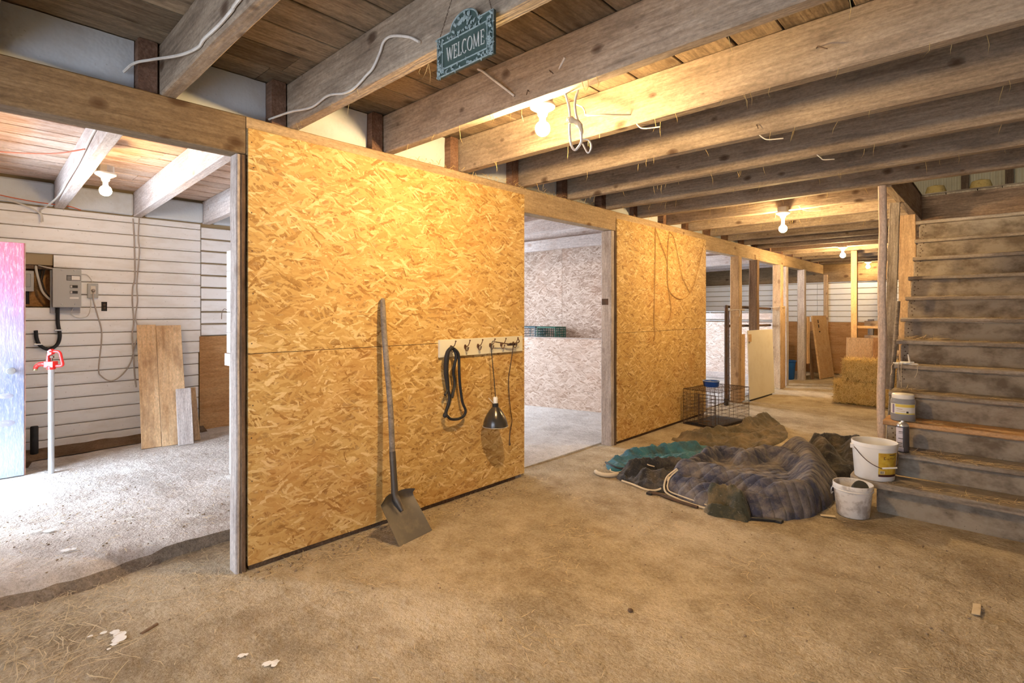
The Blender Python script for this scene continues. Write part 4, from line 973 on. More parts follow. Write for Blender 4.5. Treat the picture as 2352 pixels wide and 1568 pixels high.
MB().box(.01, .01, .002, CW - .01, CL - .01, .006).box(.01, .01, .002, CW - .01, .016, .028).box(CW - .016, .01, .002, CW - .01, CL - .01, .028).build('floor_tray', M['black'], t)
MB().tube([(.01, -.02, .02), (.20, .30, .02)], .007, 6).build('folded_bar', M['rust'], t)
o = MB(); o.lathe([(.088, 0), (.092, .006), (.102, .066), (.106, .072), (.103, .076), (.096, .070), (.085, .012), (.0001, .010)], 28)
bo = thing('blue_bowl', 'round blue plastic bowl standing on the wire dog crate', 'bowl', (-2.79, 6.80, .4525)); o.build('bowl_body', M['blue_pl'], bo, True)
MB().tube([(.104 * math.cos(2*PI*i/28), .104 * math.sin(2*PI*i/28), .073) for i in range(28)], .004, 6, closed=True).build('bowl_rim', paint('bowl_rim', (.35, .45, .58), (.1, .2, .4), .4, .4, 10), bo, True)

# ================================================================== HORSE BLANKETS
def seg_d(p, a, b):
    ab = b - a; t_ = max(0, min(1, (p - a).dot(ab) / max(ab.length_squared, 1e-9))); return (p - a - ab * t_).length
def cloth(name, outline, ridges, base, mat, parent, seed, fold=.03, nr=46, ns=190, ctr=None, ff=3.2, rough_edge=.02, z0=.0, aniso=(1, 1), edge_w=.09):
    pts = [Vector((x, y, 0)) for x, y in outline]; pc = pts + pts[:3]
    lo = curve_pts(pts + [pts[0]], max(4, ns // len(pts)))[:-1]; c = Vector((*ctr, 0)) if ctr else sum(pts, Vector()) / len(pts)
    mb = MB(); n = len(lo)
    def hgt(p, t_):
        h = base
        for (pl_, hh, wd) in ridges:
            dd = min(seg_d(p, Vector((*a, 0)), Vector((*b, 0))) for a, b in zip(pl_[:-1], pl_[1:]))
            h = max(h, base * .5 + hh * math.exp(-(dd / wd) ** 2))
        q = Vector((p.x * ff * aniso[0], p.y * ff * aniso[1], seed))
        f1 = 1 - abs(noise.noise(q)) * 2.2; f2 = 1 - abs(noise.noise(q * 2.3 + Vector((3, 1, 0)))) * 2
        h += fold * (f1 * .7 + f2 * .35) + .007 * (1 - 2 * abs(noise.noise(q * 5.5))) + .003 * noise.noise(q * 14)
        return max(.012, h)
    for j in range(nr + 1):
        t_ = j / nr
        for i in range(n):
            e = lo[i] + (lo[i] - c).normalized() * rough_edge * noise.noise((i * .25, seed, 1.7))
            p = c + (e - c) * t_; dist = (1 - t_) * (e - c).length
            ed = min(1.0, dist / edge_w); ed = math.sqrt(max(0, 1 - (1 - ed) ** 2))
            mb.v.append((p.x, p.y, z0 + .010 * min(1, dist / .01) + max(0, hgt(p, t_) - .01) * ed))
    for i in range(n):
        mb.v.append((mb.v[nr * n + i][0], mb.v[nr * n + i][1], z0 + .0))
    for j in range(nr + 1):
        for i in range(n):
            a, b_ = j * n + i, j * n + (i + 1) % n; mb.f.append((a, a + n, b_ + n, b_))
    return mb.build(name, mat, parent, True)
def fabric(name, col, dust, amt, quilt=0.0, sc=5.0):
    m, nt, bs = new_mat(name); g = N(nt); P = g.coords(False)
    d = g.ramp(g.noise(P, sc, 5, .7), [(.42, 0.0), (.66, 1.0)])
    c = g.mix(g.math('MULTIPLY', d, amt), col, dust)
    lint = g.ramp(g.noise(g.mapping(P, (1, 3, 1)), 60, 2, .6), [(.66, 0.0), (.72, 1.0)])
    c = g.mix(g.math('MULTIPLY', lint, .4), c, (.45, .40, .34, 1))
    g.link(c, bs.inputs['Base Color']); bs.inputs['Roughness'].default_value = .95; bs.inputs['Specular IOR Level'].default_value = .1
    bs.inputs['Sheen Weight'].default_value = .15
    h = g.noise(P, 35, 2, .6)
    if quilt:
        for a in (45, -45):
            wv = g.n('ShaderNodeTexWave', wave_profile='SIN'); wv.bands_direction = 'X'; wv.inputs['Scale'].default_value = quilt; wv.inputs['Distortion'].default_value = .4
            g.link(g.mapping(P, (1, 1, 1), (0, 0, math.radians(a))), wv.inputs[0])
            h = g.math('ADD', h, g.math('MULTIPLY', g.math('POWER', wv.outputs['Fac'], .35), 1.4))
    g.bump(h, bs, .8, .009 if quilt else .008)
    return m
f_navy = fabric('navy_quilt', (.05, .052, .08), (.27, .235, .20), .8, 4.4)
f_olive = fabric('olive_canvas', (.10, .085, .055), (.24, .18, .105), .8)
f_teal = fabric('teal_canvas', (.05, .17, .22), (.05, .075, .075), .85)
f_black = fabric('black_canvas', (.03, .03, .032), (.14, .115, .085), .75)
f_green = fabric('green_fleece', (.05, .052, .038), (.20, .15, .08), .8)
t = thing('olive_blanket', 'dusty olive canvas blanket spread between dog crate and navy quilt', 'blanket')
cloth('cloth', [(-2.70, 5.48), (-2.60, 5.75), (-2.70, 6.05), (-2.50, 6.25), (-2.30, 6.45), (-2.33, 6.85), (-2.28, 7.15), (-2.12, 7.22), (-1.92, 6.9), (-1.78, 6.4), (-1.85, 5.75), (-2.2, 5.45), (-2.5, 5.40)],
      [([(-2.5, 5.9), (-2.25, 6.45)], .07, .07), ([(-2.25, 6.5), (-2.2, 7.05)], .12, .09), ([(-2.1, 5.7), (-1.95, 6.5)], .05, .06), ([(-2.6, 5.6), (-2.3, 5.6)], .08, .05)], .012, f_olive, t, 3.3, .04, ctr=(-2.2, 6.15), ff=6.5, aniso=(1.3, .6))
t = thing('teal_blanket', 'teal canvas blanket with dark edge lying toward the strand board', 'blanket')
cloth('cloth', [(-2.72, 4.20), (-2.73, 4.55), (-2.66, 4.85), (-2.48, 5.10), (-2.34, 5.45), (-2.16, 5.30), (-2.05, 4.9), (-2.12, 4.6), (-2.34, 4.30), (-2.50, 4.10), (-2.62, 4.08)],
      [([(-2.62, 4.45), (-2.5, 4.85), (-2.3, 5.2)], .085, .06), ([(-2.45, 4.35), (-2.2, 4.85)], .05, .05), ([(-2.68, 4.3), (-2.3, 4.75)], .04, .04)], .012, f_teal, t, 8.1, .032, ctr=(-2.40, 4.65), ff=6.5, aniso=(.7, 1.2))
MB().tube(curve_pts([(-2.72, 4.20, .02), (-2.60, 4.12, .03), (-2.5, 4.12, .025), (-2.38, 4.27, .04), (-2.24, 4.47, .05), (-2.1, 4.6, .05)]), .009, 7).build('edge_binding', M['black'], t, True)
MB().tube(curve_pts([(-2.60, 4.10, .01), (-2.56, 4.03, .012), (-2.50, 4.02, .012), (-2.45, 4.07, .02)]), .006, 6).build('tie_cord', M['twine_pale'], t, True)
t = thing('black_blanket', 'crumpled black canvas blanket between teal blanket and navy quilt', 'blanket')
cloth('cloth', [(-2.46, 3.98), (-2.40, 4.22), (-2.22, 4.5), (-2.06, 4.62), (-1.9, 4.5), (-1.9, 4.1), (-1.93, 3.88), (-2.10, 3.84), (-2.30, 3.87), (-2.41, 3.90)],
      [([(-2.35, 4.05), (-2.1, 4.4)], .10, .07), ([(-2.2, 3.95), (-2.0, 4.1)], .07, .06)], .03, f_black, t, 5.7, .045, ctr=(-2.12, 4.18), ff=5.0)
MB().tube(curve_pts([(-2.34, 3.86, .012), (-2.22, 3.83, .015), (-2.08, 3.80, .012), (-2.0, 3.83, .02), (-1.97, 3.92, .05), (-2.0, 4.02, .08)]), .008, 7).build('piping', M['twine_pale'], t, True)
MB().tube(curve_pts([(-2.3, 4.2, .10), (-2.24, 4.12, .11), (-2.19, 4.14, .10)]), .005, 6).build('tie_cord', M['twine_pale'], t, True)
t = thing('charcoal_blanket', 'folded charcoal blanket behind the navy quilt beside the stairs', 'blanket')
cloth('cloth', [(-1.52, 6.2), (-1.4, 6.55), (-1.14, 6.6), (-.98, 6.2), (-.93, 5.6), (-1.0, 5.2), (-1.25, 5.3), (-1.45, 5.7)],
      [([(-1.4, 6.2), (-1.1, 6.3), (-1.0, 5.7)], .12, .09), ([(-1.3, 5.8), (-1.15, 5.45)], .15, .1)], .04, f_black, t, 12.2, .05, ctr=(-1.2, 5.9), ff=4.5)
t = thing('navy_quilt', 'big navy quilted horse blanket heaped in front of the stairs', 'blanket')
cloth('cloth', [(-2.03, 4.15), (-1.98, 3.90), (-1.80, 3.80), (-1.60, 3.76), (-1.38, 3.78), (-1.15, 3.86), (-1.01, 4.03), (-.945, 4.35), (-.93, 4.8), (-1.03, 5.15), (-1.18, 5.5), (-1.42, 5.78), (-1.58, 5.66), (-1.66, 5.3), (-1.78, 5.05), (-1.96, 4.98), (-2.04, 4.75), (-2.08, 4.45)],
      [([(-1.96, 4.14), (-1.75, 4.16), (-1.48, 4.12), (-1.20, 4.06), (-1.05, 4.20), (-1.0, 4.45)], .155, .13),
       ([(-1.9, 3.93), (-1.5, 3.88), (-1.2, 3.94)], .085, .07),
       ([(-1.03, 4.3), (-1.08, 4.6), (-1.18, 4.90), (-1.30, 5.3), (-1.42, 5.5)], .18, .15),
       ([(-1.95, 4.62), (-1.93, 4.85), (-1.72, 4.85)], .15, .09),
       ([(-1.66, 4.72), (-1.58, 5.05), (-1.42, 5.08), (-1.28, 4.9)], .16, .10),
       ([(-1.92, 4.15), (-1.98, 4.4), (-1.94, 4.6)], .12, .10)], .095, f_navy, t, 1.9, .022, edge_w=.15, nr=60, ns=240, ctr=(-1.48, 4.55), ff=2.4)
MB().tube(curve_pts([(-1.93, 4.02, .16), (-1.97, 3.92, .10), (-1.93, 3.82, .03), (-1.8, 3.775, .012), (-1.62, 3.735, .012), (-1.48, 3.74, .012)]), .0075, 7).build('piping', M['twine_pale'], t, True)
MB().tube(curve_pts([(-1.91, 4.0, .16), (-1.945, 3.92, .10), (-1.91, 3.835, .04), (-1.79, 3.80, .03), (-1.62, 3.765, .03), (-1.5, 3.76, .02)]), .0055, 7).build('piping', M['twine_pale'], t, True)
t = thing('green_pouch', 'small green brown fleece flap lying against the front of the navy quilt', 'cloth')
cloth('cloth', [(-1.62, 3.86), (-1.50, 3.93), (-1.36, 3.88), (-1.27, 3.80), (-1.28, 3.70), (-1.40, 3.66), (-1.52, 3.64), (-1.57, 3.72)], [([(-1.58, 3.84), (-1.45, 3.86), (-1.35, 3.80)], .15, .07), ([(-1.52, 3.68), (-1.32, 3.72)], .05, .03)], .03, f_green, t, 6.6, .03, nr=24, ns=90, ff=7)
t = thing('leather_strap', 'dark strap with buckle lying in front of the navy quilt', 'strap', (-1.97, 3.757, 0)); off = Vector((-1.97, 3.757, 0))
MB().tube(curve_pts(rel([(-2.02, 3.75, .012), (-1.949, 3.765, .014), (-1.85, 3.74, .012), (-1.743, 3.725, .012), (-1.62, 3.71, .012)], off)), .011, 7).build('strap_band', M['rust'], t, True)
MB().box(-.075, -.03, .002, -.03, .03, .018).build('buckle', M['black'], t, bevel=.004)
t = thing('leather_strap', 'dark strap end sticking out under the green fleece flap', 'strap', (-1.2, 3.80, 0)); off = Vector((-1.2, 3.80, 0))
MB().tube(curve_pts(rel([(-1.33, 3.70, .014), (-1.25, 3.76, .014), (-1.18, 3.80, .014), (-1.10, 3.845, .012)], off)), .010, 7).build('strap_band', M['black'], t, True)
MB().box(.06, .02, .002, .11, .07, .02).build('buckle', M['black'], t, bevel=.004)
o = MB().tube(curve_pts([(-2.65, 3.93, .012), (-2.60, 3.885, .016), (-2.53, 3.875, .018), (-2.47, 3.92, .02), (-2.45, 3.99, .016)]), [.008] + [.018] * 23 + [.01], 9).build('pale_strap', M['twine_pale'], smooth=True)
tag(o, 'pale cloth strap end lying by the black blanket', 'strap')

# ================================================================== ON AND BY THE STAIRS
def bucket(name, label, loc, r0, r1, h, mat, rotz=0):
    t = thing(name, label, 'bucket', loc, rotz)
    b_ = MB(); b_.lathe([(r0 - .004, 0), (r0, .004), (r1, h - .03), (r1 + .004, h - .028), (r1 + .005, h - .004), (r1 + .003, h), (r1 - .002, h - .002), (r0 - .003, .008), (.0001, .007)], 40)
    b_.build('pail', mat, t, True)
    return t
CAMD = math.radians(9)
t = bucket('white_bucket', 'tall white bucket with a yellow label standing on the lowest step', (-.690, 4.615, .225), .122, .138, .262, M['white_pl'], CAMD)
m_yel, nt, bs = new_mat('yellow_label'); g = N(nt); P = g.coords(False)
g.link(g.ramp(g.noise(P, 18, 3, .6), [(.35, (.52, .30, .03)), (.6, (.66, .46, .05)), (.8, (.66, .52, .18))]), bs.inputs['Base Color']); bs.inputs['Roughness'].default_value = .5
def wrap(name, mat, parent, a0, a1, z0, z1, rr, off=.0012, n=16):
    m = MB()
    for i in range(n + 1):
        a = a0 + (a1 - a0) * i / n
        for z in (z0, z1): m.v.append(((rr(z) + off) * math.cos(a), (rr(z) + off) * math.sin(a), z))
    for i in range(n): m.f.append((2*i, 2*i+2, 2*i+3, 2*i+1))
    o = m.build(name, mat, parent, True); return o
rb = lambda z: .122 + .016 * z / .232
lb = wrap('label', m_yel, t, math.radians(-80), math.radians(-18), .045, .205, rb)
wrap('label_band', flat('label_maroon', (.06, .015, .012)), lb, math.radians(-80), math.radians(-18), .036, .052, rb, .0018)
wrap('barcode', flat('label_pale', (.66, .58, .40)), lb, math.radians(-76), math.radians(-62), .056, .078, rb, .0018)
for k, (a0, a1, z) in enumerate(((-74.6, -73.6, .058), (-72.6, -71.2, .058), (-70.2, -69.4, .058), (-68.2, -66.6, .058))): wrap('barcode_bar', flat('ink', (.03, .025, .02)), lb, math.radians(a0), math.radians(a1), z, z + .018, rb, .0024, 2)
wrap('brand_mark', flat('ink_brown', (.10, .05, .02)), lb, math.radians(-50), math.radians(-30), .190, .196, rb, .0018)
m_ink = flat('ink_word', (.09, .04, .02))
for (a0, a1, z0, z1) in ((-66, -64, .160, .178), (-66, -60, .176, .179), (-66, -60, .159, .162), (-61, -60, .159, .168), (-57, -56, .161, .171), (-53, -52, .161, .171), (-57, -50, .160, .162), (-48, -47, .161, .171), (-44, -43, .162, .172), (-48, -42, .170, .172), (-39, -38, .162, .172), (-36, -35, .162, .172), (-39, -33, .162, .164), (-31, -30, .163, .178)):
    wrap('label_stroke', m_ink, lb, math.radians(a0), math.radians(a1), z0, z1, rb, .0018, 3)
MB().tube(curve_pts([(-.128, -.05, .222), (-.075, -.145, .175), (-.02, -.175, .135), (.04, -.178, .110), (.07, -.165, .113)]), .0028, 6).build('bail_wire', M['rust'], t, True)
MB().tube([(.045, -.180, .112), (.128, -.14, .120)], .0065, 8).build('grip', M['white_pl'], t, True)
MB().tube(curve_pts([(.128, .05, .222), (.138, -.04, .19), (.132, -.11, .14), (.11, -.15, .12)]), .0022, 6).build('bail_wire', M['rust'], t, True)
for sx in (-1, 1): MB().box(sx * .135 - .012, sx * .048 - .015, .205, sx * .135 + .012, sx * .048 + .015, .236).build('bail_ear', M['white_pl'], t, bevel=.003)
t = bucket('small_bucket', 'small dirty white bucket with dark roller on the floor by the lowest step', (-.775, 4.345, .002), .098, .118, .225, M['white_pl_dirty'], CAMD)
MB().tube([(.1195 * math.cos(2*PI*i/32), .1195 * math.sin(2*PI*i/32), .185) for i in range(32)], .005, 6, closed=True).build('rim_ring', M['white_pl_dirty'], t, True)
MB().tube(curve_pts([(-.122, -.02, .185), (-.13, -.03, .16), (-.128, -.03, .135), (-.118, -.03, .15)]), .0035, 6).build('bail_wire', M['galv'], t, True)
MB().lathe([(.0001, -.03), (.105, -.03), (.108, -.028), (.104, .0), (.0001, .006)], 24, cz=.15).build('contents', paint('plaster', (.62, .58, .52), (.4, .34, .28), .4, .9, 14), t, True)
rl = Matrix.Translation((.045, -.03, .205)) @ Matrix.Rotation(math.radians(58), 4, 'X') @ Matrix.Rotation(math.radians(12), 4, 'Y')
MB().lathe([(.0001, -.05), (.04, -.05), (.048, -.045), (.048, .012), (.044, .018), (.0001, .016)], 20, M=rl).build('dark_roller', paint('dark_rubber', (.045, .042, .03), (.1, .09, .06), .5, .7, 20), t, True)
t = thing('storage_jar', 'clear jar with white lid and yellow label on the third step', 'jar', (-.575, 5.095, .5805), CAMD)
m_jar, nt, bs = new_mat('jar_plastic'); bs.inputs['Base Color'].default_value = (.82, .84, .86, 1); bs.inputs['Roughness'].default_value = .12; bs.inputs['Transmission Weight'].default_value = .75; bs.inputs['IOR'].default_value = 1.2
MB().lathe([(.074, 0), (.080, .006), (.081, .15), (.076, .170), (.068, .178), (.066, .178), (.073, .168), (.078, .148), (.077, .008), (.0001, .006)], 32).build('jar_body', m_jar, t, True)
MB().lathe([(.0001, .008), (.074, .009), (.0745, .060), (.05, .072), (.0001, .066)], 24).build('jar_contents', paint('dark_grounds', (.12, .10, .085), (.3, .27, .24), .6, .9, 40), t, True)
MB().lathe([(.0001, .206), (.068, .206), (.072, .202), (.073, .176), (.0725, .174), (.0001, .1745)], 32).build('lid', M['white_pl'], t, True)
rj = lambda z: .081
l2 = wrap('label', flat('jar_label_white', (.74, .72, .68)), t, math.radians(-160), math.radians(-28), .058, .135, rj, .001)
wrap('label_yellow', flat('jar_yellow', (.72, .56, .10)), l2, math.radians(-128), math.radians(-32), .112, .134, rj, .0016)
wrap('label_yellow', flat('jar_yellow2', (.70, .58, .12)), l2, math.radians(-128), math.radians(-32), .059, .068, rj, .0016)
wrap('label_text_bar', flat('jar_ink', (.25, .2, .3)), l2, math.radians(-145), math.radians(-134), .062, .130, rj, .0016)
wrap('label_dot', flat('jar_dot', (.03, .03, .03)), l2, math.radians(-78), math.radians(-68), .068, .082, rj, .002)
wrap('label_text', flat('jar_ink2', (.42, .33, .25)), l2, math.radians(-122), math.radians(-95), .094, .099, rj, .0016)
wrap('label_text', flat('jar_ink3', (.5, .42, .35)), l2, math.radians(-122), math.radians(-84), .080, .084, rj, .0016)
t = thing('spray_can', 'dark spray can with pale dome standing on the second step', 'spray can', (-.548, 4.838, .3925), CAMD)
MB().lathe([(.036, 0), (.040, .003), (.040, .185), (.038, .190)], 26).build('can_body', paint('can_print', (.10, .095, .105), (.25, .24, .26), .5, .35, 12, metallic=.4), t, True)
MB().lathe([(.038, .190), (.036, .2), (.026, .212), (.012, .218), (.010, .228), (.0001, .229)], 24).build('can_dome', M['galv'], t, True)
rc = lambda z: .040
wrap('can_panel', flat('can_pale', (.55, .52, .58)), t, math.radians(-170), math.radians(-92), .012, .18, rc, .0008)
for (a0, a1, z0, z1) in ((-128, -88, .148, .153), (-130, -92, .138, .141), (-132, -88, .098, .103), (-150, -95, .065, .07), (-150, -96, .052, .056), (-150, -96, .04, .045)):
    wrap('can_text_bar', flat('can_ink', (.02, .02, .02)), t, math.radians(a0), math.radians(a1), z0, z1, rc, .0016)
wrap('can_base_band', flat('can_lilac', (.5, .48, .56)), t, math.radians(-165), math.radians(-85), .006, .036, rc, .0014)
t = thing('white_sticks', 'small heap of white sticks with hanging twine on the fifth step', 'sticks', (-.60, 5.53, .981))
for k in range(9):
    a = random.uniform(-.5, .5); L = random.uniform(.06, .11); x, y, z = -.03 + random.uniform(-.05, .09), random.uniform(-.03, .03), .007 + .006 * (k // 3)
    d = Vector((math.cos(a), math.sin(a), .03)) * L * .5; c = Vector((x, y, z)); MB().tube([c - d, c + d], .0055, 7).build('stick', M['white_pl'], t, True)
MB().tube([(.02, .03, .01), (.005, .045, .085)], [.010, .004], 7).build('upright_stick', M['white_pl_dirty'], t, True)
for pts in ([(-.045, -.035, .02), (-.05, -.05, -.0), (-.048, -.052, -.07), (-.04, -.05, -.13)], [(-.02, -.035, .018), (-.03, -.05, -.01), (-.03, -.052, -.12), (-.03, -.05, -.19)], [(.085, -.035, .012), (.08, -.05, -.01), (.075, -.052, -.06), (.06, -.05, -.10)], [(-.085, -.02, .01), (-.1, -.035, -.02), (-.095, -.045, -.06), (-.105, -.05, -.09)]):
    MB().tube(curve_pts(pts), .0022, 5).build('twine_end', M['twine_pale'], t, True)
# posts beside the stairs
pp = []; rr = []
for i in range(14):
    z = 2.495 * i / 13; pp.append((z, .004 * math.sin(i * 1.3) + .012 * i / 13 - .006, .004 * math.cos(i * .9))); rr.append(.031 + .0012 * math.sin(i * 2.1) - .001 * i / 13)
t = thing('round_post', 'peeled round wooden pole carrying the joist beside the stairs', 'post', (-.757, 5.42, 0))
MB().tube(pp, rr, 14).build('pole', wood('peeled_pole', (.36, .27, .21), (.58, .47, .39), (.70, .60, .52), .3, .35, (.22, .15, .13)), t, True, M=axes((0, 0, 0), (0, 0, 1), (1, 0, 0)))
o = board('leaning_plank', (-.895, 6.46, .65), (.075, -.16, 1.84), (1, 0, .0), 1.85, .085, .03, M['stair'], None, 4, .002); tag(o, 'dark plank slanting behind the round pole', 'plank')
o = board('stringer_post', (-.85, 7.2, 0), (0, 0, 1), (1, 0, 0), 2.49, .15, .06, M['post_tan'], None, 6, .003); tag(o, 'wide pale post behind the top of the stairs', 'post')
o = MB().tube([(-.86, 6.5, .02), (-.80, 6.36, .8), (-.745, 6.28, 1.53)], [.018, .019, .017], 9).build('broom_handle', M['stair'], smooth=True); tag(o, 'round wooden handle leaning against the side of the stairs', 'handle')

# ================================================================== FAR END OF THE AISLE
t = thing('cream_panel', 'cream coloured sheet leaning on the pen posts', 'panel', (-2.945, 8.70, .025))
uu = Vector((.05, 1.05, .0)); vv = Vector((-.035, 0, 1.12))
MB().box(0, 0, -.02, 1.06, 1.10, 0, axes((0, 0, 0), uu, vv)).build('sheet', M['cream'], t, bevel=.003)
MB().box(.0, .92, .0, .09, 1.04, .02, axes((0, 0, 0), uu, vv)).build('batten', M['ply_light'], t, bevel=.002)
MB().box(.02, -.024, -.018, .95, .0, -.002, axes((0, 0, 0), uu, vv)).build('gap_shade', M['black'], t)  # black strip paints the shaded gap left under the sheet
o = board('side_board', (-3.005, 8.50, .02), (0, 0, 1), (.02, 1, 0), 1.05, .15, .022, M['ply_light'], None, 2, .001); o.location.x += .0; tag(o, 'tan board upright between the pen gate and the cream sheet', 'board')
o = board('upright_board', (-2.985, 10.40, .01), (.0, .0, 1), (.0, 1, 0), 1.52, .30, .025, M['post_tan'], None, 3, .001); o.location.x += .0; tag(o, 'brown upright board on the post behind the cream sheet', 'board')
t = thing('pen_gate', 'dark tubular steel gate of the pen standing at the panel end', 'gate', (-3.10, 8.12, .04))
MB().tube(curve_pts([(.0, .0, .0), (.0, .0, .5), (.0, .0, 1.0), (.0, .0, 1.32), (-.01, .03, 1.42), (-.04, .10, 1.46), (-.08, .24, 1.465)]), .026, 10).build('end_tube', M['rust'], t, True)
for z in (.12, .42, .72, 1.0): MB().tube([(-.02, .02, z), (-.02, .12, z - .02)], .011, 7).build('rung_stub', M['rust'], t, True)
for z, zz in ((1.465, 1.44), (1.16, 1.13)): MB().tube([(-.09, .2, z), (-.13, 2.5, zz)], .021, 9).build('bar', M['rust'], t, True)
MB().tube([(-.02, .16, -.0), (-.02, .16, 1.40)], .012, 8).build('latch_rod', M['rust'], t, True)
MB().lathe([(.03, -.075), (.034, -.07), (.034, .06), (.03, .065)], 10).build('foot', M['black'], t)
for (y, z, lb_) in ((8.42, 1.45, 'pale rope tied round the first pen post'), (10.50, 1.50, 'pale rope tied round the broad brown pen post')):
    x0, x1, y0, y1 = -3.17, -3.0, y - .015, y + .15
    o = MB().tube(curve_pts([(x0, y0, z), (x1 + .005, y0, z + .01), (x1 + .008, y1, z), (x0, y1, z - .01), (x0, y0, z)]), .007, 6).tube(curve_pts([(x1, y0, z), (x1 + .02, y0 - .03, z - .04), (x1 + .01, y0 - .04, z - .10)]), .006, 6).build('post_rope', M['twine_pale'], smooth=True)
    tag(o, lb_, 'rope')
# leaning door, dark plank behind it, blue barrel
t = thing('leaning_door', 'flush tan door leaning on the last pen post', 'door', (-2.80, 12.50, .01))
uu = Vector((.10, .72, 0)); vv = Vector((-.17, -.02, 1.32))
Md = axes((0, 0, 0), uu, vv)
MB().box(0, 0, -.035, .72, 1.34, 0, Md).build('door_leaf', M['ply_light'], t, bevel=.003)
for z in (1.18, 1.08): MB().box(.22, z, 0, .25, z + .07, .012, Md).build('latch', M['rust'], t)
MB().box(.23, .98, .0, .27, 1.01, .012, Md).build('latch', M['rust'], t)
o = board('dark_plank', (-2.93, 12.36, .01), (-.12, -.02, 1.30), (.1, .9, 0), 1.30, .12, .03, M['post_dark'], None, 3, .001); tag(o, 'dark plank leaning between post and tan door', 'plank')
o = board('pale_batten', (-2.985, 12.25, .34), (0, 0, 1), (.1, .9, 0), .98, .10, .03, M['ply_light'], None, 3, .001); o.location.x += .0; tag(o, 'pale batten fixed to the last pen post', 'batten')
t = thing('blue_barrel', 'blue plastic tub standing behind the last pen post', 'tub', (-3.33, 12.05, .013))
MB().lathe([(.125, 0), (.135, .01), (.16, .36), (.172, .365), (.174, .39), (.165, .395), (.155, .37), (.13, .02), (.0001, .015)], 28).build('tub_body', M['blue_pl2'], t, True)
MB().tube([(.172 * math.cos(2*PI*i/28), .172 * math.sin(2*PI*i/28), .385) for i in range(28)], .008, 6, closed=True).build('tub_rim', M['blue_pl'], t, True)
# pale yellow post with rail
t = thing('yellow_post', 'clean pale yellow timber post with a rail at the far end', 'post', (-1.985, 10.96, 0))
board('post_timber', (0, 0, 0), (0, 0, 1), (1, 0, 0), 2.50, .09, .085, M['ply_light'], t, 3, .0005)
board('rail', (.09, .02, 1.13), (1, 0, 0), (0, 1, 0), 1.5, .04, .045, M['ply_light'], t, 3, .0005)
# sheets behind the bales
o = board('plywood_sheet', (-1.895, 9.98, .01), (.01, .09, 1.0), (1, .0, 0), 1.0, .36, .015, M['ply_light'], None, 1, 0); tag(o, 'orange tan plywood sheet upright behind the straw bales', 'plywood')
o = board('plywood_offcut', (-1.53, 9.97, .01), (.01, .09, 1.0), (1, .0, 0), 1.01, .19, .018, M['ply'], None, 1, 0); tag(o, 'darker plywood offcut beside the larger sheet behind the bales', 'plywood')
t = thing('pallet', 'brown wooden pallet standing upright beyond the rail', 'pallet', (-1.95, 12.0, .02))
for k in range(5): board('slat', (.0, 0, .05 + .27 * k), (1, 0, 0), (0, 0, 1), .95, .10, .02, M['post_tan'], t, 2, .001)
for k in range(3): board('bearer', (.05 + .38 * k, .002, 0), (0, 0, 1), (1, 0, 0), 1.26, .09, .08, M['stair'], t, 2, .001)
